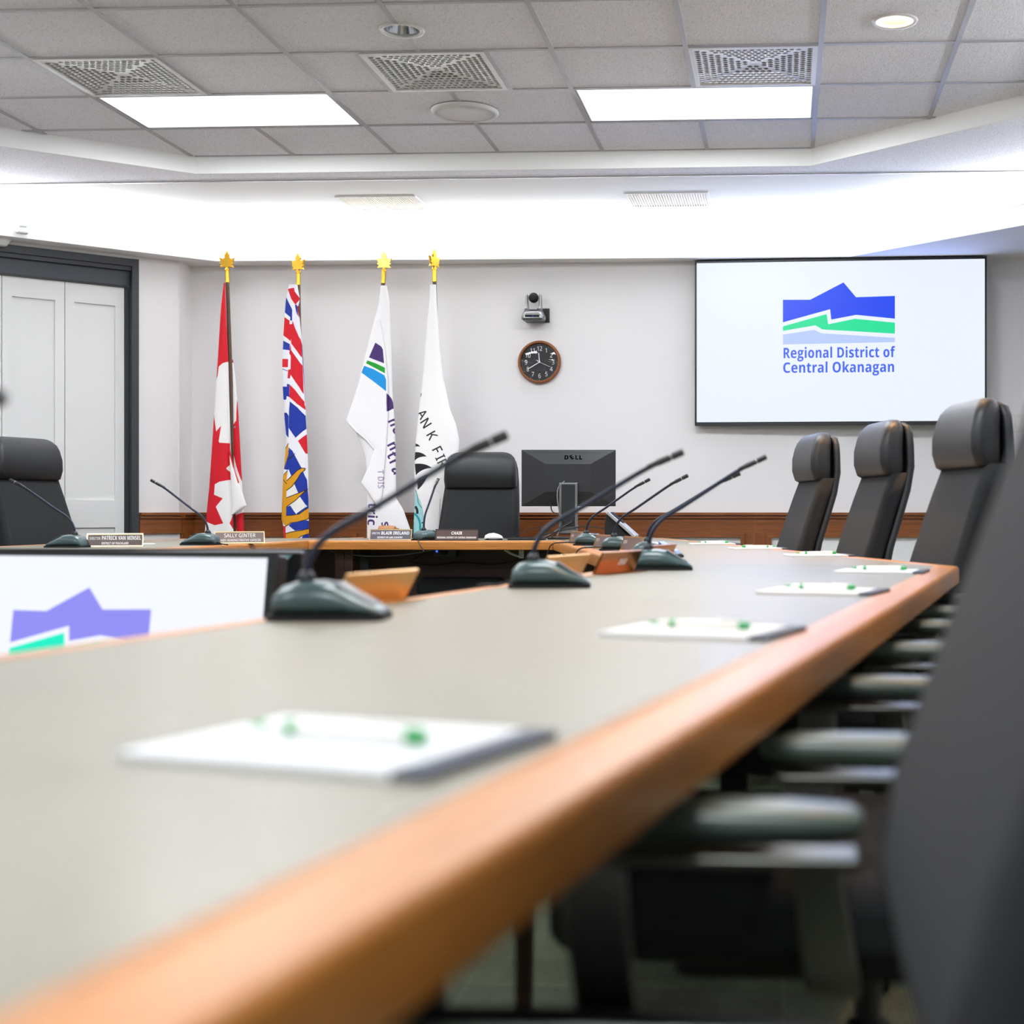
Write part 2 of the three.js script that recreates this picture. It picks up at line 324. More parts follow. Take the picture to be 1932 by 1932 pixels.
  for (let i = 0; i < TRAY.length; i++) {
    const a = TRAY[i], b = TRAY[(i + 1) % TRAY.length], l = Math.hypot(b[0] - a[0], b[1] - a[1]);
    up.push(bx(l + 0.03, 3.2 - LOW + 0.004, 0.02, 0, 0, 0).rotateY(-Math.atan2(b[1] - a[1], b[0] - a[0])).translate((a[0] + b[0]) / 2 - (b[1] - a[1]) / l * -0.01, (3.2 + LOW - 0.004) / 2, (a[1] + b[1]) / 2 - (b[0] - a[0]) / l * 0.01));
  }
  up.forEach((g) => mesh('tray_fascia', g, M.white, ceiling));
  // side walls above the low ceiling are closed by the deck; the walls reach 3.1, so a rim closes the rest
  mesh('rim', join([bx(9.7, 0.12, 0.1, -1.7, 3.15, -10), bx(9.7, 0.12, 0.1, -1.7, 3.15, 4.1), bx(0.1, 0.12, 14.2, -6.5, 3.15, -2.95), bx(0.1, 0.12, 14.2, 3.1, 3.15, -2.95)]), M.white, ceiling);
}
// cove trough: floor ring + fascia boards
{
  const cove = struct('trim_4');
  mesh('soffit', prism(WALLS, SOFFIT, SOFFIT + 0.015, [FASCIA]), M.wall, cove);
  for (let i = 0; i < FASCIA.length; i++) {
    const a = FASCIA[i], b = FASCIA[(i + 1) % FASCIA.length], l = Math.hypot(b[0] - a[0], b[1] - a[1]), th = -Math.atan2(b[1] - a[1], b[0] - a[0]);
    mesh('cove_fascia', bx(l + 0.012, FTOP - SOFFIT + 0.001, 0.018).rotateY(th).translate((a[0] + b[0]) / 2, (FTOP + SOFFIT) / 2 - 0.0005, (a[1] + b[1]) / 2), M.white, cove);
  }
  const segs = [[[-3.9, -9.80], [0.5, -9.83], 'back wall'], [[-5.9, -7.86], [-4.1, -9.66], 'folding door wall'], [[0.62, -9.72], [2.42, -7.95], 'right corner'], [[2.42, -7.8], [2.42, 1.8], 'right wall'], [[-6.05, 1.6], [-6.05, -7.6], 'left wall']];
  for (const [a, b, where] of segs) {
    const l = Math.hypot(b[0] - a[0], b[1] - a[1]), t = thing('cove_light', 'long white fluorescent batten lying in the ceiling cove along the ' + where, 'light', [(a[0] + b[0]) / 2, SOFFIT + 0.015, (a[1] + b[1]) / 2], -Math.atan2(b[1] - a[1], b[0] - a[0]));
    mesh('batten', join([bx(l, 0.05, 0.03, 0, 0.025, -0.02), bx(l, 0.03, 0.004, 0, 0.065, -0.034).rotateX(0)]), M.white, t);
    mesh('fluorescent_tube', cyl(0.008, 0.008, l - 0.04, 0, 0, 0, 10).rotateZ(Math.PI / 2).translate(0, 0.085, -0.015), M.tubeGlow, t);
    const lamp = areaLight(t, l - 0.05, 0.036, [0, 0.1, 0.004], [0, 3, 0], COOL, COVE, 'cove_lamp');
    lamp.quaternion.setFromUnitVectors(V(0, 0, -1), V(0, 0.32, 0.947));
  }
}
// ceiling panels of light
{
  const where = ['farthest left', 'farthest right'];
  panelRows.forEach((k, n) => [[3, 5], [7, 9]].forEach(([c0, c1], s) => {
    const x = (col(c0) + col(c1)) / 2, z = row(k) + G / 2, w = 2 * G, d = G;
    const t = thing('ceiling_light', n === 0 ? (s ? 'right one of the two rectangular ceiling light panels, below the square grille' : 'left one of the two rectangular ceiling light panels, beside the slanted grille') : `rectangular ceiling light panel, ${['', 'second', 'third'][n]} from the flags in the ${s ? 'right' : 'left'} row`, 'light', [x, CEIL, z]);
    mesh('frame', join([bx(w - 0.026, 0.008, 0.02, 0, 0.003, d / 2 - 0.014), bx(w - 0.026, 0.008, 0.02, 0, 0.003, -d / 2 + 0.014), bx(0.02, 0.008, d - 0.03, w / 2 - 0.014, 0.003, 0), bx(0.02, 0.008, d - 0.03, -w / 2 + 0.014, 0.003, 0)]), M.bar, t);
    mesh('diffuser', bx(w - 0.03, 0.006, d - 0.03, 0, 0.004, 0), M.panelGlow, t);
    const l = areaLight(t, w - 0.07, d - 0.07, [0, -0.004, 0], [x, 0, z], COOL, PANEL, 'panel_lamp'); l.rotation.set(-Math.PI / 2, 0, 0);
  }));
}
// perforated air grilles
function grille(x0, x1, z0, z1, label) {
  const t = thing('air_grille', label, 'vent', [(x0 + x1) / 2, CEIL, (z0 + z1) / 2], 0), w = x1 - x0, d = z1 - z0;
  mesh('frame', join([bx(w, 0.012, 0.022, 0, 0, d / 2 - 0.011), bx(w, 0.012, 0.022, 0, 0, -d / 2 + 0.011), bx(0.022, 0.012, d - 0.04, w / 2 - 0.011, 0, 0), bx(0.022, 0.012, d - 0.04, -w / 2 + 0.011, 0, 0)]), M.grille, t);
  mesh('duct_back', bx(w - 0.03, 0.006, d - 0.03, 0, 0.06, 0), M.dark, t);
  const N = 18, h = (w - 0.04) / 2, c = h * 2 / N, lift = 0.016;
  for (let q = 0; q < 4; q++) {                   // four perforated facets rising to the middle
    const sh = new THREE.Shape([[-h, -h], [h, -h], [0, 0]].map((p) => new THREE.Vector2(...p)));
    for (let j = 0; j < N / 2; j++) for (let i = 0; i < N; i++) {
      const y = -h + (j + 0.5) * c, x = -h + (i + 0.5 + (j % 2 ? 0.25 : -0.25)) * c;
      if (Math.abs(x) > -y - c * 0.62) continue;
      const p = new THREE.Path(); p.absellipse(x, y, c * 0.43, c * 0.42, 0, Math.PI * 2, true); sh.holes.push(p);
    }
    const g = new THREE.ExtrudeGeometry(sh, { depth: 0.006, bevelEnabled: false, curveSegments: 7 }).rotateX(-Math.PI / 2), P = g.attributes.position;
    for (let i = 0; i < P.count; i++) P.setY(i, P.getY(i) + lift * (1 - Math.max(Math.abs(P.getX(i)), Math.abs(P.getZ(i))) / h));
    g.computeVertexNormals();
    mesh('perforated_facet', g.rotateY(q * Math.PI / 2).scale(1, 1, d / w), M.grille, t);
  }
}
grille(col(3) + 0.012, col(4) - 0.012, row(3) + 0.012, row(4) - 0.012, 'square perforated air grille in the ceiling, leftmost of the three, touching the left light panel');
grille(G2[0] + 0.012, G2[1] - 0.012, row(3) + 0.012, row(4) - 0.012, 'square perforated air grille in the ceiling, middle of the three, above the round speaker');
grille(col(8) + 0.012, col(9) - 0.012, row(3) + 0.012, row(4) - 0.012, 'square perforated air grille in the ceiling, rightmost of the three, touching the right light panel');
// slim vents in the drywall strip
for (const [x0, x1, s] of [[-2.83, -2.35, 'left'], [-0.98, -0.49, 'right']]) {
  const t = thing('slot_vent', `slim cream louvred vent in the white strip by the back wall, ${s} of two`, 'vent', [(x0 + x1) / 2, LOW - 0.004, -9.09]), w = x1 - x0, fins = [];
  mesh('frame', join([bx(w + 0.04, 0.01, 0.02, 0, -0.002, 0.19), bx(w + 0.04, 0.01, 0.02, 0, -0.002, -0.19), bx(0.02, 0.01, 0.36, w / 2 + 0.01, -0.002, 0), bx(0.02, 0.01, 0.36, -w / 2 - 0.01, -0.002, 0)]), M.white, t);
  for (let i = 0; i < 30; i++) fins.push(bx(0.009, 0.008, 0.36, -w / 2 + (i + 0.5) * w / 30, -0.002, 0));
  mesh('louvre', join(fins), M.amber, t).userData.kind = 'stuff';
  mesh('duct_back', bx(w, 0.002, 0.36, 0, 0.0015, 0), std(0xd8c6b4, 0.8), t);
}
// speaker and recessed lights
{
  const t = thing('ceiling_speaker', 'round white ceiling speaker with perforated cover between the two light panels', 'speaker', [-1.67, CEIL, -7.38]);
  mesh('rim', lathe([[0.176, -0.002], [0.176, -0.01], [0.168, -0.018], [0.158, -0.02], [0.152, -0.016], [0.152, -0.004]]), M.grille, t);
  mesh('cover', lathe([[0.0001, -0.024], [0.06, -0.0235], [0.12, -0.02], [0.154, -0.014]]), std(0xe6e2e4, 0.7, { bumpMap: fabricBump, bumpScale: 0.001 }), t);
  SPOTS.forEach(([x, z, lit]) => {
    const s = thing('downlight', z > -3 ? 'round recessed ceiling downlight, lit warm, above the near end of the long table' : lit ? 'round recessed ceiling downlight, lit warm, at top right' : 'round recessed ceiling downlight with chrome cone, unlit, above the middle grille', 'light', [x, CEIL, z]);
    mesh('trim_ring', lathe([[0.078, 0.01], [0.078, -0.001], [0.082, -0.006], [0.094, -0.006], [0.098, 0.001]]), M.grille, s);
    const ribs = new THREE.CylinderGeometry(0.045, 0.078, 0.09, 36, 1, true).translate(0, 0.053, 0);
    mesh('reflector', ribs, lit ? std(0xf4ebe2, 0.3, { metalness: 0.6, side: THREE.DoubleSide }) : std(0xd0d4dc, 0.14, { metalness: 1, side: THREE.DoubleSide, flatShading: true }), s);
    mesh('lamp', lathe([[0.0001, 0.072], [0.02, 0.074], [0.04, 0.085], [0.046, 0.098], [0.0001, 0.1]]), lit ? M.bulbGlow : std(0x8890a0, 0.2), s);
    if (lit) { const l = new THREE.SpotLight(WARM, z > -3 ? SPOT * 0.35 : SPOT, 0, 0.75, 0.6); l.name = 'downlight_lamp'; l.position.set(0, 0.06, 0); l.target.position.set(0, -3, 0); l.shadow.radius = 2; l.castShadow = true; s.add(l, l.target); }
  });
  const p = thing('motion_sensor', 'small white wedge-shaped motion sensor on the cove fascia above the folding door', 'sensor', [-4.84, 2.722, -8.78], 0);
  p.rotation.y = Math.PI / 4;
  mesh('case', rb(0.074, 0.1, 0.045, 0.012, 0, 0, 0.026), M.door, p); mesh('lens', rb(0.048, 0.046, 0.02, 0.008, 0, 0.012, 0.043), std(0xd9dadc, 0.3), p);
  const d = thing('ceiling_sensor', 'white cone-shaped ceiling sensor under the soffit at the folding door', 'sensor', [-5.0, SOFFIT, -8.83]);
  mesh('plate', cyl(0.062, 0.062, 0.008, 0, -0.004, 0), M.door, d); mesh('dome', lathe([[0.0001, -0.046], [0.03, -0.045], [0.04, -0.038], [0.058, -0.008]]), M.door, d);
}

// ------------------------------------------------------------------ back wall: television, clock, camera, thermostat, switch
function logo(ctx, purple, green, pale) {       // drawn in a 1932 x 1610 field
  ctx.fillStyle = purple; ctx.beginPath();
  [[122, 352], [540, 355], [1048, 96], [1238, 326], [1828, 314], [1828, 662], [1240, 596], [862, 664], [844, 504], [122, 698]].forEach((p, i) => (i ? ctx.lineTo(...p) : ctx.moveTo(...p))); ctx.fill();
  ctx.fillStyle = green; ctx.beginPath();
  [[122, 760], [790, 580], [814, 738], [1220, 656], [1828, 724], [1828, 892], [724, 814], [620, 750], [122, 830]].forEach((p, i) => (i ? ctx.lineTo(...p) : ctx.moveTo(...p))); ctx.fill();
  ctx.fillStyle = pale; ctx.beginPath();
  [[122, 888], [600, 820], [712, 874], [1828, 956], [1828, 1022], [122, 1040]].forEach((p, i) => (i ? ctx.lineTo(...p) : ctx.moveTo(...p))); ctx.fill();
}
function words(ctx, text, x, y, w, h, color, weight = '') {  // text fitted to a width, baseline at y, cap height h
  ctx.save(); ctx.font = `${weight} 200px sans-serif`; const m = ctx.measureText(text).width, s = h / 143;
  ctx.fillStyle = color; ctx.translate(x, y); ctx.scale(w / m, s); ctx.fillText(text, 0, 0); ctx.restore();
}
function screenTex(purple, green, pale, text, bg) {
  return canvasTex(2048, 1152, (ctx, w, h) => {
    ctx.fillStyle = bg; ctx.fillRect(0, 0, w, h);
    ctx.save(); const k = 2048 / 545 / 8.05; ctx.translate((1461 - 1311) / 545 * 2048, (524 - 495) / 545 * 2048); ctx.scale(k, k);
    logo(ctx, purple, green, pale);
    words(ctx, 'Regional District of', 115, 1250, 1712, 158, text, 'bold'); words(ctx, 'Central Okanagan', 115, 1478, 1715, 160, text, 'bold');
    ctx.restore();
  });
}
function screenMat(tex, k) { return new THREE.MeshStandardMaterial({ color: 0x020203, roughness: 0.35, emissive: 0xffffff, emissiveMap: tex, emissiveIntensity: k * SHOWN * 0.97 }); }
{
  const t = thing('television', 'large wall-mounted television showing the blue and green regional district logo', 'television', [0.385, 2.076, -9.80], -0.035);
  const w = 1.995, h = 1.142;
  mesh('cabinet', join([rb(w, h, 0.045, 0.006, 0, 0, -0.015), bx(0.7, 0.5, 0.05, 0, 0, -0.055)]), M.shell, t);
  mesh('bezel', join([bx(w, 0.016, 0.012, 0, h / 2 - 0.008, 0.012), bx(w, 0.024, 0.012, 0, -h / 2 + 0.012, 0.012), bx(0.013, h - 0.04, 0.012, w / 2 - 0.0065, -0.004, 0.012), bx(0.013, h - 0.04, 0.012, -w / 2 + 0.0065, -0.004, 0.012)]), M.plastic, t);
  const sg = new THREE.PlaneGeometry(w - 0.026, h - 0.04).translate(0, 0.004, 0.0095);
  mesh('screen', sg, screenMat(screenTex('#0a45f5', '#04e29a', '#b9cdfb', '#3a62ee', '#edf4ff'), 1.0), t);
  areaLight(t, w - 0.1, h - 0.1, [0, 0, 0.03], [0.385, 2.076, 5], 0x86a6ff, TVLIGHT, 'screen_light').rotation.set(0, Math.PI, 0);
}
{
  const t = thing('wall_clock', 'round wall clock with black dial, white numerals and wooden rim', 'clock', [-1.708, 1.958, -9.9]);
  const R = 0.151;
  mesh('rim', lathe([[R - 0.02, 0], [R, 0.002], [R + 0.001, 0.02], [R - 0.006, 0.036], [R - 0.014, 0.04], [R - 0.019, 0.034], [R - 0.02, 0.02]], 64).rotateX(Math.PI / 2), M.clockRim, t);
  const dial = canvasTex(512, 512, (ctx) => {
    ctx.fillStyle = '#1b1c1f'; ctx.fillRect(0, 0, 512, 512); ctx.translate(256, 256); ctx.fillStyle = '#f4f4f6'; ctx.textAlign = 'center'; ctx.textBaseline = 'middle'; ctx.font = '84px sans-serif';
    for (let i = 1; i <= 12; i++) { const a = i * Math.PI / 6; ctx.save(); ctx.translate(Math.sin(a) * 186, -Math.cos(a) * 186); ctx.scale(0.85, 1); ctx.fillText(String(i), 0, 0); ctx.restore(); }
    for (let i = 0; i < 60; i++) { ctx.save(); ctx.rotate(i * Math.PI / 30); ctx.fillRect(-1.2, -246, i % 5 ? 2 : 4, i % 5 ? 6 : 9); ctx.restore(); }
  });
  mesh('dial', new THREE.CircleGeometry(R - 0.019, 48).translate(0, 0, 0.012), std(0xffffff, 0.6, { map: dial }), t);
  mesh('hour_hand', bx(0.006, 0.07, 0.002, 0, 0.03, 0.016).rotateZ(0.09), M.handWhite, t);
  mesh('minute_hand', bx(0.005, 0.105, 0.002, 0, 0.045, 0.019).rotateZ(2.1), M.handWhite, t);
  mesh('second_hand', bx(0.002, 0.1, 0.001, 0, 0.035, 0.021).rotateZ(-1.98), M.handWhite, t);
  mesh('glass', lathe([[0.0001, 0.044], [0.04, 0.0425], [0.08, 0.038], [0.11, 0.032], [R - 0.02, 0.026]], 48).rotateX(Math.PI / 2), M.glass, t);
}
{
  const t = thing('conference_camera', 'silver and black pan-tilt camera on a wall bracket above the clock', 'camera', [-1.735, 2.27, -9.9]);
  mesh('bracket', join([rb(0.09, 0.1, 0.008, 0.02, 0.052, 0.016, 0.004), bx(0.13, 0.006, 0.15, 0, -0.032, 0.078)]), M.plastic, t);
  mesh('base', loft([[-0.028, 0.15, 0.13], [-0.02, 0.158, 0.136], [0.0, 0.156, 0.134], [0.02, 0.14, 0.12], [0.034, 0.125, 0.105]].map(([y, w, d]) => rrect(w, d, 0.03, 6).map(([a, b]) => V(a, y, 0.09 - b)))), M.steel, t);
  mesh('front_window', rb(0.1, 0.016, 0.006, 0.003, 0, -0.006, 0.158), M.dark, t);
  mesh('led', bx(0.004, 0.006, 0.002, 0.006, -0.006, 0.1615), glow(0x2244ff, 1.2), t);
  for (const s of [-1, 1]) mesh('arm', loft([[0.03, 0.034, 0.07], [0.06, 0.02, 0.062], [0.1, 0.016, 0.056], [0.14, 0.015, 0.05], [0.15, 0.01, 0.036]].map(([y, w, d]) => rrect(w, d, 0.008, 4).map(([a, b]) => V(s * 0.047 + a, y, 0.09 - b)))), M.steel, t);
  mesh('saddle', lathe([[0.0001, 0.03], [0.05, 0.03], [0.045, 0.042], [0.02, 0.046], [0.0001, 0.046]], 30).translate(0, 0, 0.09), M.plastic, t);
  mesh('head', new THREE.SphereGeometry(0.036, 32, 24).scale(0.96, 1, 1.15).translate(0, 0.128, 0.095), M.plastic, t);
  mesh('lens', lathe([[0.0001, 0.036], [0.018, 0.036], [0.024, 0.03], [0.024, 0]], 30).rotateX(Math.PI / 2 + 0.15).translate(0, 0.126, 0.11), M.rubber, t);
}
{
  const t = thing('thermostat', 'small white thermostat with green display on the wall right of the television', 'thermostat', [1.49, 1.52, -9.9]);
  mesh('case', rb(0.11, 0.1, 0.026, 0.014, 0, 0, 0.013), M.beige, t); mesh('display', bx(0.05, 0.05, 0.002, 0, 0.008, 0.0265), M.greenLcd, t);
  const s = thing('wall_switch', 'white wall switch plate at the right edge of the back wall', 'switch', [1.645, 1.522, -9.9]);
  mesh('plate', rb(0.12, 0.118, 0.008, 0.003, 0, 0, 0.004), M.beige, s); for (const x of [-0.026, 0.026]) mesh('rocker', rb(0.034, 0.07, 0.008, 0.002, x, 0, 0.009), M.door, s);
}

// ------------------------------------------------------------------ tables
const TOP = 0.74, THK = 0.054;
function inset(poly, dist) {               // moves edge i (from point i to i+1) inwards by dist[i]
  const n = poly.length, sg = Math.sign(poly.reduce((s, a, i) => { const b = poly[(i + 1) % n]; return s + a[0] * b[1] - b[0] * a[1]; }, 0));
  const ln = poly.map((a, i) => { const b = poly[(i + 1) % n], l = Math.hypot(b[0] - a[0], b[1] - a[1]), nx = -(b[1] - a[1]) / l * sg, nz = (b[0] - a[0]) / l * sg; return [a[0] + nx * dist[i], a[1] + nz * dist[i], (b[0] - a[0]) / l, (b[1] - a[1]) / l]; });
  return ln.map((q, i) => { const p = ln[(i + n - 1) % n], det = p[2] * q[3] - p[3] * q[2], t = ((q[0] - p[0]) * q[3] - (q[1] - p[1]) * q[2]) / det; return [p[0] + p[2] * t, p[1] + p[3] * t]; });
}
function edgeBand(a, b, a1, b1) {          // wooden edge: a,b outer corners, a1,b1 inner corners
  const prof = [[0.06, -THK], [0.02, -THK + 0.001], [0, -THK + 0.005], [0, -0.012], [0.02, -0.005], [0.07, -0.001], [0.14, 0], [0.4, 0], [0.7, 0], [1, 0], [1, -0.02], [1, -THK]];
  const l = Math.hypot(b[0] - a[0], b[1] - a[1]), w = Math.hypot(a1[0] - a[0], a1[1] - a[1]), pos = [], uv = [], idx = [], n = prof.length;
  let s = 0; const acc = prof.map((p, i) => { if (i) s += Math.hypot((p[0] - prof[i - 1][0]) * w, p[1] - prof[i - 1][1]); return s; });
  const K = 6;
  for (let k = 0; k <= K; k++) { const f = k / K; prof.forEach((p, j) => { const ax = a[0] + (a1[0] - a[0]) * p[0], az = a[1] + (a1[1] - a[1]) * p[0], qx = b[0] + (b1[0] - b[0]) * p[0], qz = b[1] + (b1[1] - b[1]) * p[0]; pos.push(ax + (qx - ax) * f, TOP + p[1], az + (qz - az) * f); uv.push(l * f, acc[j]); }); }
  for (let k = 0; k < K; k++) for (let j = 0; j < n; j++) { const j2 = (j + 1) % n, p = k * n + j, q = k * n + j2; idx.push(p, q, q + n, p, q + n, p + n); }
  for (const [k, fl] of [[0, 0], [K, 1]]) for (let j = 1; j + 1 < n; j++) fl ? idx.push(k * n, k * n + j, k * n + j + 1) : idx.push(k * n, k * n + j + 1, k * n + j);
  const g = new THREE.BufferGeometry(); g.setAttribute('position', new THREE.Float32BufferAttribute(pos, 3)); g.setAttribute('uv', new THREE.Float32BufferAttribute(uv, 2)); g.setIndex(idx); g.computeVertexNormals();
  return g;
}
function table(label, poly, wood, legs, panels = []) {
  const t = thing('conference_table', label, 'table');
  const inn = inset(poly, wood);
  mesh('worktop', prism(inset(poly, wood.map((d) => (d ? d : 0.001))), TOP - THK + 0.002, TOP), M.laminate, t);
  poly.forEach((a, i) => { if (wood[i]) mesh('edge_band', edgeBand(a, poly[(i + 1) % poly.length], inn[i], inn[(i + 1) % poly.length]), M.oak, t); });
  for (const [x, z, m] of legs) mesh('leg', rb(0.055, TOP - THK, 0.055, 0.006, x, (TOP - THK) / 2, z), m ?? M.rubber, t);
  for (const [w, h, d, x, y, z, turn] of panels) mesh('modesty_panel', bx(w, h, d).rotateY(turn).translate(x, y, z), M.darkOak, t);
  return t;
}
const ex = (z) => -0.103 - 0.1857 * (z + 0.987), ix = (z) => -0.953 - 0.167 * (z + 1.682);
const SEAM = -4.53;
table('long grey-topped conference table with oak edge in the foreground, nearest the viewer', [[ix(0.9), 0.9], [ex(0.9), 0.9], [ex(SEAM), SEAM], [ix(SEAM), SEAM]], [0, 0.075, 0, 0.05], [[-0.345, -1.3], [-0.72, -1.5], [-0.1, -2.9], [-0.36, -4.3], [0.2, -4.3], [-1.0, 0.3], [-0.55, 0.3]], [[0.02, 0.5, 2.4, -0.52, 0.42, -2.9, 0.17]]);
const c2 = [-1.348, -8.25], o2 = [-0.78, -9.25];
table('grey-topped conference table with oak edge on the far right, under the three high-backed chairs', [[ix(SEAM), SEAM - 0.003], [ex(SEAM), SEAM - 0.003], o2, [-1.345, -9.25], [c2[0] + 0.003, c2[1]]], [0, 0.075, 0.05, 0, 0.06], [[-0.5, -5.3], [-0.15, -6.0], [-0.85, -7.3], [-0.95, -8.9]], [[0.02, 0.58, 3.4, -0.66, 0.385, -6.3, 0.235], [0.6, 0.6, 0.022, -1.06, 0.386, -8.74, 0]]);
table('straight oak-edged desk at the head of the room below the flags', [[-2.8, -8.25], [-1.348, -8.25], [-1.348, -9.05], [-2.8, -9.05]], [0.06, 0, 0.05, 0], [[-2.655, -8.4, M.darkOak], [-2.60, -8.4, M.darkOak], [-2.52, -8.45], [-1.42, -8.9]], [[1.40, 0.6, 0.022, -2.075, 0.386, -8.74, 0]]);
table('grey-topped conference table with oak edge on the left, before the folding door', [[-2.803, -8.25], [-2.803, -9.05], [-3.80, -8.9], [-4.0, -4.6], [-3.0, -4.6]], [0, 0.05, 0.075, 0, 0.06], [[-3.1, -8.2], [-3.7, -8.2], [-3.2, -5.2], [-3.8, -5.2]], [[0.02, 0.5, 3.0, -3.25, 0.42, -6.5, -0.05], [0.52, 0.6, 0.022, -3.04, 0.386, -8.74, 0]]);

// ------------------------------------------------------------------ chairs
const chairParts = (() => {
  const P = [[0.47, -0.215], [0.55, -0.185], [0.63, -0.168], [0.70, -0.178], [0.78, -0.203], [0.88, -0.236], [0.98, -0.27], [1.075, -0.305]];   // front face of the lower back (y, z)
  const row3 = (y, z, w, t, r, tilt, bulge = 0) => rrect(w, t, r, 6).map(([a, b]) => { const k = b > 0 ? 1 - Math.pow(Math.abs(a) / (w / 2), 2.5) : 0; return V(a, y + (b - t / 2) * tilt * 0.3, z - t / 2 + b + k * bulge); });
  const wid = (y) => 0.56 - (y - 0.5) * 0.13;
  const back = loft([[P[0][0] - 0.012, P[0][1] - 0.02, 0.48, 0.03]].map(([y, z, w, t]) => row3(y, z, w, t, 0.014, 0)).concat(P.map(([y, z]) => row3(y, z, wid(y), 0.085, 0.03, 0, -0.006))));
  const hp = [[1.062, -0.30, 0.45, 0.05], [1.072, -0.283, 0.476, 0.085], [1.12, -0.268, 0.48, 0.1], [1.18, -0.268, 0.475, 0.1], [1.235, -0.28, 0.458, 0.092], [1.265, -0.292, 0.437, 0.082], [1.285, -0.306, 0.4, 0.066], [1.297, -0.32, 0.352, 0.048], [1.302, -0.332, 0.3, 0.03]];
  const head = loft(hp.map(([y, z, w, t]) => row3(y, z, w, t, 0.032, 0, 0.014)));
  const sp = [[0.5, -0.29], [0.58, -0.268], [0.66, -0.262], [0.76, -0.284], [0.88, -0.324], [1.0, -0.362], [1.1, -0.381], [1.19, -0.38], [1.24, -0.379], [1.272, -0.375], [1.29, -0.368]];
  const shell = loft(sp.map(([y, z], i) => row3(y, z + 0.003, ({ 10: 0.34, 9: 0.405, 8: 0.442 }[i] ?? wid(y) - 0.004), i === 10 ? 0.02 : 0.034, 0.016, 0)));
  const seam = (y0, s) => tube(P.slice(1).map(([y, z]) => [s * (wid(y) / 2 - 0.03), y, z - 0.003]), 0.0018, 24, 5);
  const seat = loft([[-0.235, 0.46, 0.06, 0.435], [-0.22, 0.5, 0.09, 0.44], [-0.1, 0.53, 0.105, 0.447], [0.1, 0.54, 0.11, 0.45], [0.26, 0.53, 0.11, 0.449], [0.34, 0.51, 0.1, 0.444], [0.365, 0.48, 0.075, 0.438], [0.376, 0.45, 0.045, 0.434]].map(([z, w, t, y]) => rrect(w, t, 0.04, 6).map(([a, b]) => V(a, y + b, z))));
  const pan = rb(0.44, 0.03, 0.42, 0.012, 0, 0.385, 0.02);
  const pad = (s) => loft([[-0.16, 0.03, 0.016], [-0.15, 0.052, 0.024], [-0.1, 0.066, 0.03], [0, 0.07, 0.031], [0.08, 0.066, 0.03], [0.115, 0.052, 0.024], [0.125, 0.03, 0.014]].map(([z, w, t]) => rrect(w, t, 0.016, 5).map(([a, b]) => V(s * 0.28 + a, 0.652 + b, z))));
  const frame = (s) => join([rb(0.05, 0.011, 0.27, 0.004, s * 0.28, 0.62, -0.022), loft([[0.625, 0.072, 0.058, 0.012], [0.56, 0.068, 0.056, 0.012], [0.5, 0.06, 0.055, 0.012], [0.42, 0.05, 0.062, 0.012], [0.385, 0.046, 0.064, 0.012]].map(([y, z, d, t]) => rrect(t, d, 0.005, 4).map(([a, b]) => V(s * 0.285 + a, y, z - b)))), bx(0.12, 0.02, 0.06, s * 0.225, 0.385, 0.045)]);
  const column = join([cyl(0.028, 0.028, 0.16, 0, 0.17, 0), cyl(0.018, 0.018, 0.16, 0, 0.3, 0), rb(0.16, 0.05, 0.22, 0.015, 0, 0.355, 0)]);
  const star = join([0, 1, 2, 3, 4].map((k) => loft([[0.0, 0.06, 0.05, 0.1], [0.12, 0.05, 0.04, 0.095], [0.28, 0.036, 0.028, 0.075], [0.31, 0.03, 0.02, 0.072]].map(([d, w, t, y]) => rrect(w, t, 0.01, 4).map(([a, b]) => V(a, y + b, d)))).rotateY(k * 1.2566)));
  const caster = cyl(0.028, 0.028, 0.045, 0, 0, 0, 18).rotateZ(Math.PI / 2);
  return { back, head, shell, seam, seat, pan, pad, frame, column, star, caster };
})();
function makeChair(label) {
  const t = thing('executive_chair', label, 'chair', [0, 0, 0], 0, 'high-backed black chairs round the tables'), c = chairParts;
  const b = mesh('backrest', c.back, M.fabric, t); for (const s of [-1, 1]) mesh('seam', c.seam(0, s), M.shell, b);
  mesh('headrest', c.head, M.leather, t); mesh('back_shell', c.shell, M.leather, t);
  mesh('seat', c.seat, M.fabric, t); mesh('seat_pan', c.pan, M.shell, t);
  for (const s of [-1, 1]) { mesh('armrest', c.pad(s), M.armPad, t); mesh('arm_frame', c.frame(s), M.armMetal, t); }
  mesh('gas_column', c.column, M.plastic, t); const base = mesh('star_base', c.star, M.chrome, t);
  for (let k = 0; k < 5; k++) { const w = mesh('caster', c.caster, M.rubber, base); w.position.set(Math.sin(k * 1.2566) * 0.3, 0.03, Math.cos(k * 1.2566) * 0.3); w.rotation.y = k * 1.2566 + 0.6; }
  return t;
}
const chairSpots = [
  [-0.093, -0.93, -90, 1, 'black high-backed chair filling the right edge, nearest the viewer'],
  [0.11, -1.86, -92, 1, 'black chair almost hidden behind the nearest chair, only its armrests showing'],
  [0.30, -2.98, -97, 1, 'third black chair along the long table, hidden behind the nearest chair'],
  [0.49, -4.02, -99, 1, 'fourth black chair along the long table, hidden behind the nearest chair'],
  [0.33, -4.99, -78, 1, 'black high-backed chair overlapping the lower right corner of the television'],
  [0.10, -6.13, -78, 1, 'black high-backed chair in the middle of the right-hand three, below the television'],
  [-0.17, -7.10, -78, 1, 'black high-backed chair farthest back of the right-hand three, below the television'],
  [-1.985, -8.92, 0, 1, 'black high-backed chair at the head desk, left of the computer monitor'],
  [-4.085, -7.95, 74, 1.03, 'black high-backed chair at the left edge, in front of the white folding door'],
];
const chair0 = makeChair(chairSpots[0][4]);
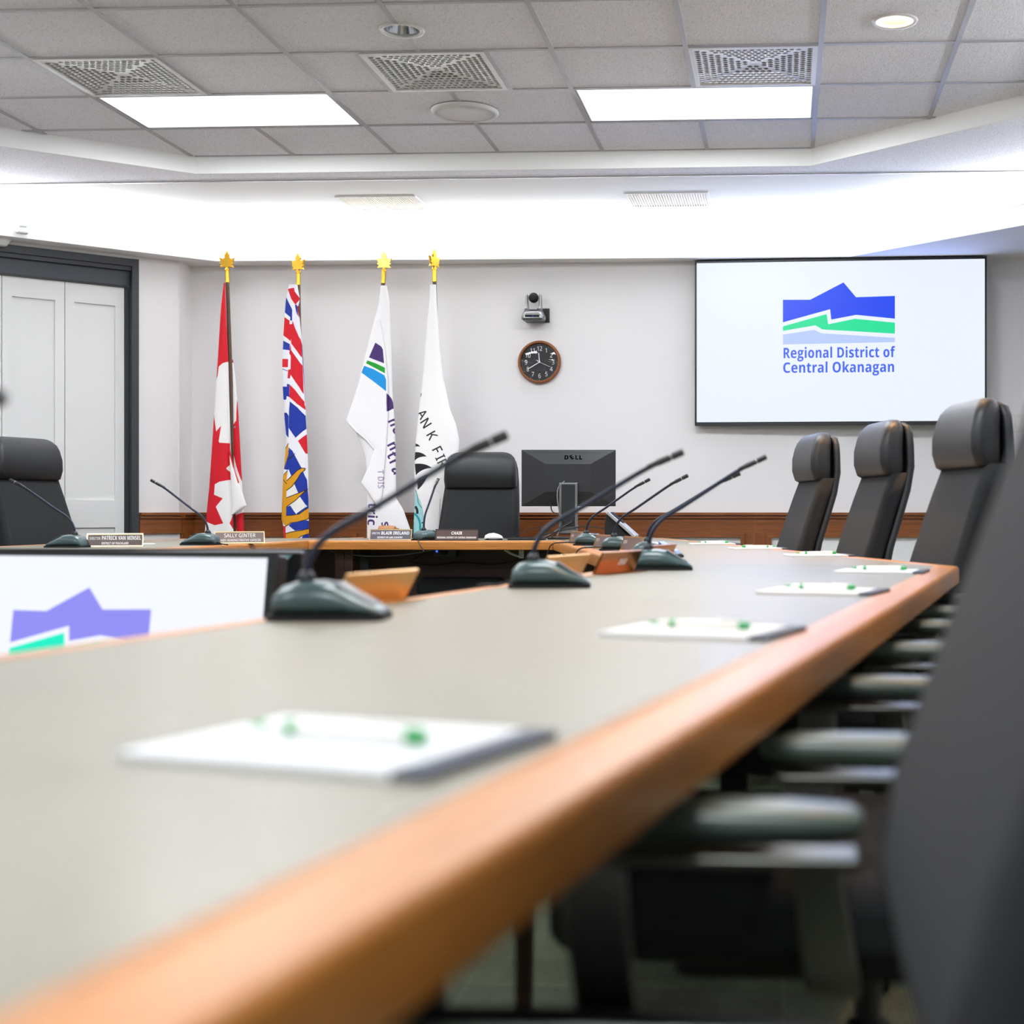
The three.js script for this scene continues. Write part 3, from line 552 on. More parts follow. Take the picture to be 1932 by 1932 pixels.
chairSpots.forEach(([x, z, deg, s, label], i) => {
  let o = chair0; if (i) { o = chair0.clone(); o.name = numbered('executive_chair'); o.userData = { ...chair0.userData, label }; scene.add(o); }
  o.position.set(x, 0, z); o.rotation.y = deg * Math.PI / 180; o.scale.setScalar(s);
});

for (const n of chair0.children) if (['backrest', 'headrest', 'back_shell'].includes(n.name)) {   // the nearest chair is reclined a little
  const a = -0.02, py = 0.5, pz = -0.2; n.rotation.x = a; n.position.set(0, py - (py * Math.cos(a) - pz * Math.sin(a)), pz - (py * Math.sin(a) + pz * Math.cos(a)));
  if (n.name === 'headrest') n.position.z -= 0.022;
}

// ------------------------------------------------------------------ microphones
const micParts = (() => {
  const body = loft([[-0.088, 0.05, 0.012], [-0.084, 0.085, 0.034], [-0.07, 0.104, 0.047], [-0.045, 0.112, 0.054], [-0.01, 0.114, 0.055], [0.012, 0.112, 0.051], [0.05, 0.104, 0.03], [0.082, 0.094, 0.014], [0.09, 0.08, 0.007]].map(([x, w, h]) => {
    const out = []; for (let k = 0; k <= 14; k++) { const a = Math.PI * k / 14, c = Math.cos(a), s = Math.sin(a); out.push(V(x, 0.008 + h * Math.pow(s, 0.55), -Math.sign(c) * Math.pow(Math.abs(c), 0.7) * w / 2)); } return out;
  }));
  const foot = prism(rrect(0.186, 0.12, 0.02, 6).map(([a, b]) => [a, b]), 0, 0.009);
  const panel = loft([[0.016, 0.07, 0.0585], [0.05, 0.066, 0.0375], [0.078, 0.058, 0.0232]].map(([x, w, y]) => rrect(w, 0.004, 0.002, 3).map(([a, b]) => V(x, y + b, -a))));
  const collar = lathe([[0.0001, 0.05], [0.014, 0.05], [0.015, 0.066], [0.011, 0.074], [0.008, 0.078], [0.0001, 0.078]], 20).translate(-0.038, 0, 0);
  return { body, foot, panel, collar };
})();
function makeMic(label, pos, turn, reach, rise, opt = {}) {
  const t = thing('gooseneck_microphone', label, 'microphone', pos, turn, 'gooseneck microphones on the tables'), c = micParts;
  const b = mesh('base', c.body, M.mic, t); mesh('touch_panel', c.panel, M.micPanel, b);
  mesh('foot', c.foot, M.rubber, t); mesh('collar', c.collar, M.plastic, t);
  const x0 = -0.038, P = (u, v) => [x0 + reach * u, 0.07 + (rise - 0.07) * v, 0];
  mesh('gooseneck', tube([P(0, 0), P(0.012, 0.09), P(0.045, 0.19), P(0.11, 0.29), P(0.3, 0.45), P(0.55, 0.665), P(0.72, 0.81), P(0.84, 0.9)], 0.0058, 60, 8), M.neck, t);
  const dir = V(reach * 0.16, (rise - 0.07) * 0.1, 0).normalize(), q = new THREE.Quaternion().setFromUnitVectors(V(0, 1, 0), dir), at = V(...P(0.84, 0.9)), len = reach * 0.16 / dir.x;
  const head = lathe([[0.0001, -0.03], [0.0058, -0.03], [0.0068, -0.01], [0.0082, 0.0], [0.0082, len * 0.45], [0.007, len * 0.46], [0.007, len * 0.5], [0.0086, len * 0.51], [0.0086, len - 0.002], [0.006, len], [0.0001, len]], 20).applyQuaternion(q).translate(at.x, at.y, at.z);
  const h = mesh('capsule', head, M.plastic, t);
  mesh('ring', lathe([[0.0073, len * 0.46], [0.0079, len * 0.465], [0.0079, len * 0.495], [0.0073, len * 0.5]], 20).applyQuaternion(q).translate(at.x, at.y, at.z), M.silver, h);
  if (opt.cable) mesh('cable', tube(opt.cable, 0.0032, 40, 6), M.cable, t);
  return t;
}
const D = Math.PI / 180;
makeMic('large gooseneck microphone in the centre foreground, second from the viewer', [-0.735, TOP, -2.27], 6 * D, 0.325, 0.30);
makeMic('gooseneck microphone whose tip crosses the computer monitor, third from the viewer', [-0.535, TOP, -3.235], 8 * D, 0.345, 0.312, { cable: [[-0.085, 0.015, 0], [-0.12, 0.006, 0], [-0.165, 0.002, -0.005], [-0.185, -0.05, -0.01]] });
makeMic('gooseneck microphone beside the copper nameplate stand', [-0.362, TOP, -4.21], 4 * D, 0.35, 0.337);
makeMic('gooseneck microphone partly hidden behind the one beside the copper stand', [-0.475, TOP, -5.33], -12 * D, 0.36, 0.315);
makeMic('gooseneck microphone on the right table, second from the computer monitor', [-0.71, TOP, -6.24], -12 * D, 0.34, 0.33, { cable: [[-0.085, 0.015, 0], [-0.14, 0.014, 0.02], [-0.19, 0.004, 0.04], [-0.215, -0.06, 0.05]] });
makeMic('gooseneck microphone on the right table, closest to the computer monitor', [-0.965, TOP, -7.18], -12 * D, 0.34, 0.335, { cable: [[-0.085, 0.015, 0], [-0.15, 0.014, 0.02], [-0.21, 0.004, 0.04], [-0.235, -0.06, 0.05]] });
makeMic('gooseneck microphone on the head desk before the white flag', [-2.115, TOP, -8.37], 60 * D, 0.125, 0.37, { cable: [[-0.06, 0.006, 0.05], [-0.115, 0.006, 0.035], [-0.15, -0.012, 0.07], [-0.16, -0.06, 0.12]] });
makeMic('gooseneck microphone on the left table below the red and white flag', [-2.985, TOP, -7.14], 176 * D, 0.31, 0.335, { cable: [[-0.085, 0.015, 0], [-0.12, 0.008, -0.02], [-0.16, 0.002, -0.03]] });
makeMic('gooseneck microphone on the left table in front of the black chair', [-3.42, TOP, -6.62], 176 * D, 0.335, 0.325);
makeMic('blurred microphone whose tip shows at the left edge before the door', [-0.992, TOP, -1.22], 5 * D, 0.33, 0.28);

// ------------------------------------------------------------------ notepads and pens
const padGeo = rb(0.222, 0.006, 0.19, 0.001, -0.012, 0.003, 0), bindGeo = rb(0.028, 0.0066, 0.1906, 0.001, 0.1125, 0.0033, 0);
function makePad(label, penLabel, x, z, deg, y = TOP, flip) {
  const t = thing('notepad', label, 'notepad', [x, y, z], deg * D, 'notepads laid at the seats');
  mesh('paper_block', padGeo, M.paper, t); mesh('binding_strip', bindGeo, M.binding, t);
  const p = thing('pen', penLabel, 'pen', [x, y + 0.0128, z], (deg + (flip ? 184 : -3)) * D, 'white and green pens on the notepads');
  mesh('barrel', lathe([[0.0001, -0.052], [0.0045, -0.052], [0.0055, -0.02], [0.0055, 0.055], [0.0001, 0.055]], 16).rotateZ(-Math.PI / 2), M.penWhite, p);
  mesh('grip_ring', cyl(0.006, 0.006, 0.008, 0, -0.048, 0, 16).rotateZ(-Math.PI / 2), M.green, p);
  mesh('tip', lathe([[0.0001, -0.088], [0.0012, -0.084], [0.0046, -0.06], [0.005, -0.052], [0.0001, -0.052]], 14).rotateZ(-Math.PI / 2), M.penWhite, p);
  mesh('tip_cone', lathe([[0.0001, -0.09], [0.0014, -0.086], [0.0034, -0.072], [0.0001, -0.07]], 12).rotateZ(-Math.PI / 2), M.green, p);
  mesh('end_cap', lathe([[0.0001, 0.055], [0.006, 0.055], [0.0058, 0.068], [0.003, 0.072], [0.0001, 0.072]], 16).rotateZ(-Math.PI / 2), M.green, p);
  mesh('clip', bx(0.04, 0.0015, 0.004, 0.04, 0.0068, 0), M.penWhite, p);
}
makePad('large blurred white notepad in the foreground, nearest the viewer', 'blurred pen on the nearest notepad', -0.322, -1.03, -17);
makePad('white notepad second from the viewer on the long table', 'pen on the second notepad from the viewer', -0.114, -2.03, -17);
makePad('white notepad third from the viewer, near the table edge', 'pen on the third notepad from the viewer', 0.085, -3.05, -16);
makePad('white notepad fourth from the viewer, just before the table seam', 'pen on the notepad just before the table seam', 0.28, -4.07, -12);
makePad('white notepad just past the table seam, below the middle chair', 'pen on the notepad just past the table seam', 0.135, -5.53, 10);
makePad('white notepad in front of the farthest chair of the right-hand three', 'pen on the notepad before the farthest right chair', -0.12, -6.52, 10, TOP, true);
makePad('small far white notepad closest to the phone on the right table', 'pen on the far notepad closest to the phone', -0.36, -7.43, 10);
makePad('white notepad behind the nameplate on the left table', 'pen on the notepad of the left table', -3.42, -7.2, 170);

// ------------------------------------------------------------------ nameplates
function plateTex(lines, bg) {
  return canvasTex(640, 128, (ctx, w, h) => {
    ctx.fillStyle = bg; ctx.fillRect(0, 0, w, h);
    for (let i = 0; i < 160; i++) { ctx.fillStyle = `rgba(${rnd() < 0.5 ? '20,8,6' : '140,100,88'},0.09)`; ctx.fillRect(rnd() * w, rnd() * h, 60 + rnd() * 200, 1.5); }
    for (const [s, x, y, ww, hh, wt] of lines) words(ctx, s, x, y, ww, hh, '#f1efee', wt);
  });
}
function nameplate(label, pos, turn, lines, bg, metal, lean = 0.32) {
  const t = thing('nameplate', label, 'nameplate', pos, turn, 'desk nameplates');
  const W = 0.254, Hh = 0.062;
  const holder = join([bx(W, Hh + 0.006, 0.0022, 0, Hh / 2 + 0.003, -0.0011), bx(W, 0.003, 0.006, 0, Hh + 0.0045, 0.001), bx(0.0025, Hh, 0.005, -W / 2 + 0.00125, Hh / 2 + 0.002, 0.0012), bx(0.003, Hh, 0.005, W / 2 - 0.0015, Hh / 2 + 0.002, 0.0012), bx(W, 0.005, 0.008, 0, 0.0035, 0.002)]).rotateX(-lean);
  mesh('holder', holder, metal, t);
  mesh('foot', bx(W, 0.0022, 0.05, 0, 0.0012, -0.022), metal, t);
  const g = new THREE.BoxGeometry(W - 0.009, Hh - 0.006, 0.0016).translate(0, Hh / 2 + 0.003, 0.001).rotateX(-lean);
  mesh('engraved_plate', g, lines ? [0, 1, 2, 3, 4, 5].map((i) => (i === 4 ? std(0xffffff, 0.35, { map: plateTex(lines, bg) }) : std(bg, 0.4))) : std(bg, 0.4), t);
  if (metal === M.copper) mesh('sticker', bx(0.045, 0.018, 0.0006, -0.02, 0.036, -0.0026).rotateX(-lean), M.beige, t);
  return t;
}
const BRN = '#4d3229';
nameplate('brass-framed nameplate reading director of Lake Country on the head desk', [-2.32, TOP, -8.285], -2 * D, [['DIRECTOR', 18, 56, 130, 30], ['BLAIR IRELAND', 165, 60, 450, 44, 'bold'], ['DISTRICT OF LAKE COUNTRY', 110, 112, 400, 24, 'bold']], '#5d5a66', M.plateGold, 0.25);
nameplate('plain brown nameplate reading CHAIR on the head desk', [-1.925, TOP, -8.285], 1 * D, [['CHAIR', 235, 60, 170, 42, 'bold'], ['REGIONAL DISTRICT OF CENTRAL OKANAGAN', 15, 112, 610, 24, 'bold']], BRN, std(0x3c2a26, 0.45), 0.2);
nameplate('brass-framed nameplate of the chief administrative officer on the left table', [-2.89, TOP, -7.42], 26 * D, [['SALLY GINTER', 110, 60, 420, 48], ['CHIEF ADMINISTRATIVE OFFICER', 40, 112, 560, 30]], '#7b6a66', M.plateGold, 0.3);
nameplate('brass-topped nameplate of the Peachland director before the left chair', [-3.235, TOP, -6.72], 20 * D, [['DIRECTOR', 18, 58, 130, 30], ['PATRICK VAN MINSEL', 160, 60, 465, 46, 'bold'], ['DISTRICT OF PEACHLAND', 160, 112, 320, 26, 'bold']], BRN, M.plateGold, 0.3);
nameplate('tan metal back of a nameplate stand beside the large foreground microphone', [-0.785, TOP, -2.66], -105 * D, [['DIRECTOR', 18, 58, 130, 30]], BRN, M.brass, 0.5);
nameplate('tan metal back of a nameplate stand behind the second microphone', [-0.585, TOP, -3.68], -107 * D, [['DIRECTOR', 18, 58, 130, 30]], BRN, M.brass, 0.5);
nameplate('shiny copper back of a nameplate stand at the table bend', [-0.478, TOP, -3.99], -109 * D, [['DIRECTOR', 18, 58, 130, 30]], BRN, M.copper, 0.45);
nameplate('pale copper nameplate stand peeking out behind the microphone at the bend', [-0.43, TOP, -4.75], -106 * D, [['DIRECTOR', 18, 58, 130, 30]], BRN, M.copper, 0.45);
nameplate('brown nameplate on the right table between two microphone bases, nearest the bend', [-0.655, TOP, -6.02], -66 * D, [['DIRECTOR', 18, 58, 130, 30]], '#6e5248', M.brass, 0.3);
nameplate('brown nameplate on the right table behind the middle microphone base', [-0.835, TOP, -6.48], -66 * D, [['DIRECTOR', 18, 58, 130, 30]], '#6e5248', M.brass, 0.3);
nameplate('brown nameplate on the right table closest to the computer monitor', [-1.105, TOP, -7.5], -66 * D, [['DIRECTOR', 18, 58, 130, 30]], '#6e5248', M.brass, 0.3);

// ------------------------------------------------------------------ head desk things
{
  const t = thing('computer_monitor', 'black computer monitor seen from behind on a silver stand, maker letters on its back', 'monitor', [-1.335, TOP, -8.78], 3.5 * D);
  const w = 0.585, h = 0.352, y = 0.38;
  const fr = (z, ww, hh, dy = 0) => [[-ww / 2, hh / 2 + dy], [ww / 2, hh / 2 + dy], [ww / 2, -hh / 2 + dy], [-ww / 2, -hh / 2 + dy]].map(([a, b]) => V(a, y + b, z));
  const body = (() => { const r = [fr(-0.028, w, h), fr(-0.002, w, h), fr(0.004, w - 0.01, h - 0.01), fr(0.032, w - 0.29, h - 0.17, 0.0), fr(0.034, w - 0.3, h - 0.18, 0.0)]; return loft(r.map((q) => q.slice().reverse())).toNonIndexed(); })(); body.computeVertexNormals();
  mesh('back_cover', body, phys(0x1c1d20, 0.42, { clearcoat: 0.25, clearcoatRoughness: 0.3 }), t);
  mesh('vent_slot', bx(0.5, 0.006, 0.003, 0, y + 0.155, 0.0075).rotateX(0), M.dark, t);
  const letter = (ch, x, turn = 0) => new TextGeometry(ch, { font: boldFont, size: 0.027, depth: 0.0012, curveSegments: 4 }).translate(-0.009, -0.0135, 0).rotateZ(turn).translate(x, 0, 0);
  mesh('maker_letters', join([letter('D', -0.035), letter('E', -0.004, 0.5), letter('L', 0.024), letter('L', 0.045)]).scale(1.15, 1, 1).rotateX(-0.336).translate(0.024, y + 0.128, 0.0205), phys(0x030303, 1, { specularIntensity: 0.1 }), t);
  mesh('screen', bx(w - 0.03, h - 0.03, 0.002, 0, y, -0.0295), M.dark, t);
  const st = mesh('stand_column', join([rb(0.115, 0.3, 0.03, 0.006, 0.005, 0.2, 0.06), rb(0.12, 0.06, 0.05, 0.01, 0.005, 0.06, 0.05)]), M.steel, t);
  mesh('column_inlay', rb(0.085, 0.26, 0.01, 0.004, 0.005, 0.21, 0.074), M.plastic, st);
  mesh('stand_base', rb(0.24, 0.014, 0.18, 0.006, 0.0, 0.007, 0.04), M.plastic, t);
  const cb = (pts, r, m) => mesh('cable', tube(pts, r, 40, 6), m, t);
  cb([[-0.02, 0.36, 0.05], [-0.055, 0.32, 0.08], [-0.06, 0.25, 0.1], [-0.045, 0.16, 0.11], [-0.04, 0.08, 0.1], [-0.06, 0.02, 0.12]], 0.004, M.cableGrey);
  cb([[-0.11, 0.23, 0.03], [-0.09, 0.17, 0.09], [-0.05, 0.15, 0.11], [-0.03, 0.1, 0.11], [-0.09, 0.01, 0.16]], 0.004, M.cable);
  cb([[0.04, 0.12, 0.09], [-0.02, 0.09, 0.12], [-0.08, 0.045, 0.16], [-0.12, 0.01, 0.22], [-0.125, -0.01, 0.42], [-0.128, -0.05, 0.49], [-0.13, -0.15, 0.5]], 0.0035, M.cable);
  cb([[0.03, 0.11, 0.09], [-0.04, 0.07, 0.13], [-0.1, 0.03, 0.2], [-0.14, 0.012, 0.3], [-0.15, 0.0, 0.45], [-0.15, -0.06, 0.495], [-0.15, -0.16, 0.5]], 0.003, M.cableGrey);
  cb([[-0.04, 0.13, 0.09], [-0.12, 0.095, 0.12], [-0.16, 0.07, 0.12]], 0.0028, M.cable);
  mesh('plug', join([rb(0.014, 0.03, 0.012, 0.003, -0.163, 0.055, 0.12), bx(0.008, 0.014, 0.008, -0.165, 0.034, 0.12)]), M.cable, t);
  cb([[-0.18, 0.02, 0.24], [0.0, 0.06, 0.2], [0.12, 0.08, 0.2], [0.3, 0.055, 0.24], [0.42, 0.01, 0.3]], 0.0034, M.cable);
}
{
  const m = thing('computer_mouse', 'white and black computer mouse on the head desk beside the CHAIR nameplate', 'mouse', [-1.735, TOP, -8.44], 20 * D);
  mesh('shell', loft([[-0.055, 0.03, 0.012], [-0.05, 0.05, 0.024], [-0.03, 0.06, 0.034], [0, 0.062, 0.038], [0.03, 0.058, 0.03], [0.048, 0.046, 0.02], [0.054, 0.028, 0.01]].map(([x, w, h]) => { const o = []; for (let k = 0; k <= 12; k++) { const a = Math.PI * k / 12; o.push(V(x, 0.006 + h * Math.pow(Math.sin(a), 0.8), -Math.cos(a) * w / 2)); } return o; })), M.mouseWhite, m);
  mesh('wheel', cyl(0.009, 0.009, 0.008, 0, 0, 0, 16).rotateX(Math.PI / 2).translate(0.025, 0.034, 0), M.rubber, m);
  mesh('sole', rb(0.1, 0.01, 0.06, 0.004, 0, 0.005, 0), M.rubber, m);
  mesh('cable', tube([[0.05, 0.015, 0], [0.1, 0.01, -0.02], [0.15, 0.03, -0.05], [0.25, 0.07, -0.1], [0.33, 0.075, -0.14]], 0.002, 40, 6), M.cable, m);
  const k = thing('keyboard', 'flat black keyboard lying on the head desk in front of the monitor', 'keyboard', [-1.54, TOP, -8.47], 4 * D);
  mesh('case', rb(0.22, 0.014, 0.12, 0.004, 0, 0.007, 0), M.plastic, k);
  for (let j = 0; j < 4; j++) mesh('key_row', bx(0.2, 0.004, 0.02, 0, 0.015, -0.04 + j * 0.027), M.rubber, k);
  const g = thing('gavel', 'small turned wooden gavel head standing behind the Lake Country nameplate', 'gavel', [-2.40, TOP, -8.5], 0);
  mesh('head', lathe([[0.0001, -0.052], [0.02, -0.052], [0.026, -0.046], [0.027, -0.03], [0.023, -0.026], [0.027, -0.022], [0.027, -0.008], [0.024, -0.004], [0.027, 0.004], [0.027, 0.02], [0.023, 0.024], [0.027, 0.028], [0.026, 0.046], [0.02, 0.052], [0.0001, 0.052]], 28).rotateZ(Math.PI / 2).translate(0, 0.06, 0), M.gavel, g);
  mesh('sound_block', lathe([[0.0001, 0], [0.05, 0], [0.052, 0.01], [0.046, 0.033], [0.0001, 0.033]], 28), M.gavel, g);
  mesh('handle', lathe([[0.0001, 0], [0.009, 0], [0.007, 0.1], [0.011, 0.2], [0.009, 0.22], [0.0001, 0.22]], 16).rotateX(-Math.PI / 2).translate(0, 0.06, -0.02), M.gavel, g);
  const p = thing('desk_phone', 'black desk phone with a tilted silver-edged face at the end of the right table', 'phone', [-0.93, TOP, -8.15], 0);
  const side = new THREE.Shape([[-0.075, 0.158], [-0.085, 0.1], [-0.088, 0.05], [-0.075, 0.006], [0.02, 0], [0.05, 0.02], [0.02, 0.05]].map((q) => new THREE.Vector2(...q)));
  mesh('stand', new THREE.ExtrudeGeometry(side, { depth: 0.16, bevelEnabled: true, bevelSize: 0.003, bevelThickness: 0.003, bevelSegments: 2 }).translate(0, 0.003, -0.08), M.rubber, p);
  mesh('face', rb(0.215, 0.018, 0.19, 0.004).rotateZ(-0.72).translate(0.005, 0.098, 0), M.silver, p);
  mesh('display', bx(0.09, 0.002, 0.12).rotateZ(-0.72).translate(-0.022, 0.138, 0), M.dark, p);
  const pb = thing('power_box', 'black power box hanging under the head desk among cables', 'power box', [-2.07, 0.66, -8.62]);
  mesh('case', rb(0.14, 0.05, 0.08, 0.006), M.plastic, pb); mesh('led', bx(0.012, 0.012, 0.003, -0.045, 0.008, 0.041), glow(0x3060ff, 0.9), pb); mesh('socket', rb(0.05, 0.024, 0.004, 0.003, 0.0, 0, 0.041), M.dark, pb);
  tag(mesh('grey_cable', tube([[-2.72, 0.672, -8.4], [-2.5, 0.645, -8.38], [-2.3, 0.65, -8.38], [-2.1, 0.68, -8.4]], 0.004, 40, 6), M.cableGrey), 'pale grey cable sagging under the front edge of the head desk', 'cable');
  tag(mesh('black_cable', tube([[-2.2, 0.66, -8.66], [-2.3, 0.6, -8.68], [-2.15, 0.58, -8.7], [-2.0, 0.6, -8.69], [-1.8, 0.585, -8.69], [-1.6, 0.62, -8.67], [-1.48, 0.66, -8.6]], 0.004, 60, 6), M.cable), 'black cable looping under the middle of the head desk', 'cable');
  tag(mesh('white_cable_tie', join([tube([[-1.68, 0.68, -8.5], [-1.63, 0.655, -8.48], [-1.58, 0.64, -8.47]], 0.008, 20, 6), rb(0.03, 0.05, 0.012, 0.004, -1.572, 0.655, -8.465)]), M.beige), 'bundle of white cable ties hanging under the head desk near the monitor', 'cable tie');
}

// ------------------------------------------------------------------ low display screens inside the horseshoe
{
  const tex = screenTex('#8f8df2', '#05f0c8', '#a6bcff', '#6f7cf5', '#f3f6ff');
  const disp = (name, label, pos, turn, tilt, lit) => {
    const t = thing(name, label, 'display', pos, turn), w = 0.985, h = 0.575, p = new THREE.Group();
    const X = new THREE.Matrix4().makeRotationX(-tilt), A = (g) => g.applyMatrix4(X);
    mesh('cabinet', A(join([rb(w, h - 0.012, 0.04, 0.006, 0, -h / 2 - 0.006, -0.03), rb(w * 0.7, h * 0.6, 0.05, 0.02, 0, -h * 0.55, -0.06)])), M.plastic, t);
    mesh('bezel', A(join([bx(w, 0.012, 0.014, 0, -0.014, -0.005), bx(w, 0.024, 0.014, 0, -h + 0.012, -0.005), bx(0.02, h - 0.04, 0.014, w / 2 - 0.01, -h / 2, -0.005), bx(0.02, h - 0.04, 0.014, -w / 2 + 0.01, -h / 2, -0.005)])), M.plastic, t);
    mesh('screen', A(new THREE.PlaneGeometry(w - 0.04, h - 0.044).translate(0, -h / 2 + 0.002, -0.0085)), lit ? screenMat(tex, 1.05) : M.dark, t);
    if (lit) { const l = areaLight(t, w - 0.1, h - 0.1, [0, -h / 2, 0.03], [0, 0, 0], 0xc4d2ff, 1.2, 'screen_light'); l.rotation.set(-tilt, Math.PI, 0, 'YXZ'); l.rotation.set(tilt, Math.PI, 0); }
    mesh('pedestal', join([rb(0.1, 0.16, 0.05, 0.01, 0, -h - 0.02, 0.02), rb(0.4, 0.016, 0.2, 0.006, 0, 0.268 - pos[1], 0.02)]), M.plastic, t);
    return t;
  };
  disp('floor_display', 'lit low display at bottom left showing the purple and green mountain logo', [-1.59, 0.832, -3.16], -12 * D, 0.14, true);
  const b = disp('floor_display', 'black low display turned away, seen from behind beside the lit display', [-1.69, 0.828, -3.5], 182 * D, 0.05, false);
  // glossy back panel with an S-shaped edge
  const s = new THREE.Shape(); s.moveTo(0, 0); s.lineTo(-0.9, 0); s.lineTo(-0.9, -0.115); s.lineTo(-0.1, -0.115); s.bezierCurveTo(-0.04, -0.1, -0.055, -0.06, -0.035, -0.045); s.bezierCurveTo(-0.03, -0.035, -0.012, -0.012, 0, 0);
  mesh('back_panel', new THREE.ExtrudeGeometry(s, { depth: 0.003, bevelEnabled: false, curveSegments: 16 }).rotateY(Math.PI).rotateX(-0.05).translate(-0.472, -0.022, -0.0515), phys(0x86b0ae, 0.3, { clearcoat: 0.6, clearcoatRoughness: 0.15 }), b);
  const st = thing('display_stand', 'low black stand carrying the two displays inside the tables', 'stand', [-1.6, 0, -3.32]);
  mesh('shelf', rb(1.0, 0.03, 0.75, 0.006, 0, 0.245, 0), M.darkOak, st); for (const x of [-0.44, 0.44]) mesh('side_panel', bx(0.03, 0.23, 0.7, x, 0.115, 0), M.darkOak, st);
}

// ------------------------------------------------------------------ flags
const FZ = -9.45, cs = Math.cos(YAW), sn = Math.sin(YAW);
const fx = (x) => { const d = (x - 1333) / FOCAL; return -FZ * (d * cs - sn) / (d * sn + cs); }, fy = (y) => EYE + (964 - y) / FOCAL * -FZ * 1.0;   // outline measured on the photograph, in metres on the flags' own plane
const lerpAt = (pts, y) => { for (let i = 0; i + 1 < pts.length; i++) if (y <= pts[i + 1][1]) { const [x0, y0] = pts[i], [x1, y1] = pts[i + 1]; return x0 + (x1 - x0) * Math.max(0, (y - y0) / (y1 - y0)); } return pts[pts.length - 1][0]; };
function sheet(L, R, y0, y1, dz, depth, folds, box, seedk) {
  const NU = 44, NV = 60, build = (back) => {
    const pos = [], uv = [], idx = [];
    for (let j = 0; j <= NV; j++) { const y = y0 + (y1 - y0) * j / NV, l = lerpAt(L, y), r = lerpAt(R, y), open = Math.min(1, (y - y0) / 90 + 0.15);
      for (let i = 0; i <= NU; i++) { const u = i / NU, x = l + (r - l) * u; let z = depth * Math.sqrt(Math.max(0, 1 - (2 * u - 1) ** 2)) * (back ? -0.8 : 0.8);
        if (!back) for (const [c, a, w] of folds) { const q = (u - c - 0.03 * Math.sin(j * 0.13 + seedk)) / w; z += a * Math.exp(-q * q) * open * Math.sin(Math.PI * Math.min(1, Math.max(0, u * (1 - u) * 12))); }
        pos.push(fx(x), fy(y), FZ + dz + z * (0.4 + 0.6 * open)); uv.push((x - box[0]) / (box[1] - box[0]), 1 - (y - box[2]) / (box[3] - box[2])); } }
    for (let j = 0; j < NV; j++) for (let i = 0; i < NU; i++) { const a = j * (NU + 1) + i, b = a + 1, c = a + NU + 1, d = c + 1; back ? idx.push(a, b, c, b, d, c) : idx.push(a, c, b, b, c, d); }
    const g = new THREE.BufferGeometry(); g.setAttribute('position', new THREE.Float32BufferAttribute(pos, 3)); g.setAttribute('uv', new THREE.Float32BufferAttribute(uv, 2)); g.setIndex(idx); g.computeVertexNormals(); return g;
  };
  return join([build(false), build(true)]);
}
const leafShape = (() => { const s = new THREE.Shape(); [[0, 0.0], [0.012, 0.006], [0.045, 0.002], [0.03, 0.018], [0.046, 0.03], [0.036, 0.034], [0.048, 0.066], [0.024, 0.056], [0.02, 0.064], [0.013, 0.058], [0.016, 0.082], [0, 0.112], [-0.016, 0.082], [-0.013, 0.058], [-0.02, 0.064], [-0.024, 0.056], [-0.048, 0.066], [-0.036, 0.034], [-0.046, 0.03], [-0.03, 0.018], [-0.045, 0.002], [-0.012, 0.006]].forEach((p, i) => (i ? s.lineTo(...p) : s.moveTo(...p))); return s; })();
const leafGeo = new THREE.ExtrudeGeometry(leafShape, { depth: 0.006, bevelEnabled: true, bevelSize: 0.003, bevelThickness: 0.006, bevelSegments: 2 }).translate(0, 0, -0.003);
function flag(label, top, bottom, leafTurn, sheets, box, paint, cream) {   // top / bottom: [x, y] of the pole on the photograph's frame
  const t = thing('flag', label, 'flag', [0, 0, 0], 0, 'flags on poles along the back wall');
  const a = V(fx(top[0]), fy(top[1]), FZ - 0.0), b = V(fx(bottom[0]), fy(bottom[1]), FZ - 0.035), dir = b.clone().sub(a).normalize(), foot = a.clone().addScaledVector(dir, (a.y - 0.05) / -dir.y);
  mesh('pole', tube([a.toArray(), a.clone().lerp(foot, 0.5).toArray(), foot.toArray()], 0.0135, 20, 12), M.pole, t);
  mesh('pole_base', lathe([[0.0001, 0], [0.13, 0], [0.132, 0.012], [0.09, 0.03], [0.03, 0.045], [0.022, 0.1], [0.0001, 0.1]], 30).translate(foot.x, 0, foot.z), M.gold, t);
  const f = mesh('ferrule', lathe([[0.0001, -0.005], [0.0155, -0.005], [0.016, 0.0], [0.0145, 0.01], [0.0145, 0.075], [0.017, 0.08], [0.0165, 0.09], [0.009, 0.1], [0.006, 0.112], [0.0001, 0.112]], 24).rotateZ(Math.atan2(dir.x, -dir.y)).translate(a.x, a.y, a.z), M.gold, t);
  mesh('maple_leaf', leafGeo.clone().scale(1.0, 0.98, 1).rotateY(leafTurn).translate(a.x - dir.x * 0.1, a.y + 0.1, a.z), M.gold, t);
  const tex = canvasTex(Math.round((box[1] - box[0]) * 3.9), Math.round((box[3] - box[2]) * 3.9), (ctx) => { ctx.scale(3.9, 3.9); ctx.translate(-box[0], -box[2]); paint(ctx); });
  tex.wrapS = tex.wrapT = THREE.ClampToEdgeWrapping;
  const m = phys(0xffffff, 0.75, { map: tex, sheen: 0.2, sheenRoughness: 0.5, side: THREE.DoubleSide });
  sheets.forEach(([n, L, R, y0, y1, dz, depth, folds], i) => mesh(n, sheet(L, R, y0, y1, dz, depth, folds, box, i * 2 + box[0]), m, t));
  return t;
}
const poly = (ctx, color, pts) => { ctx.fillStyle = color; ctx.beginPath(); pts.forEach((p, i) => (i ? ctx.lineTo(...p) : ctx.moveTo(...p))); ctx.fill(); };
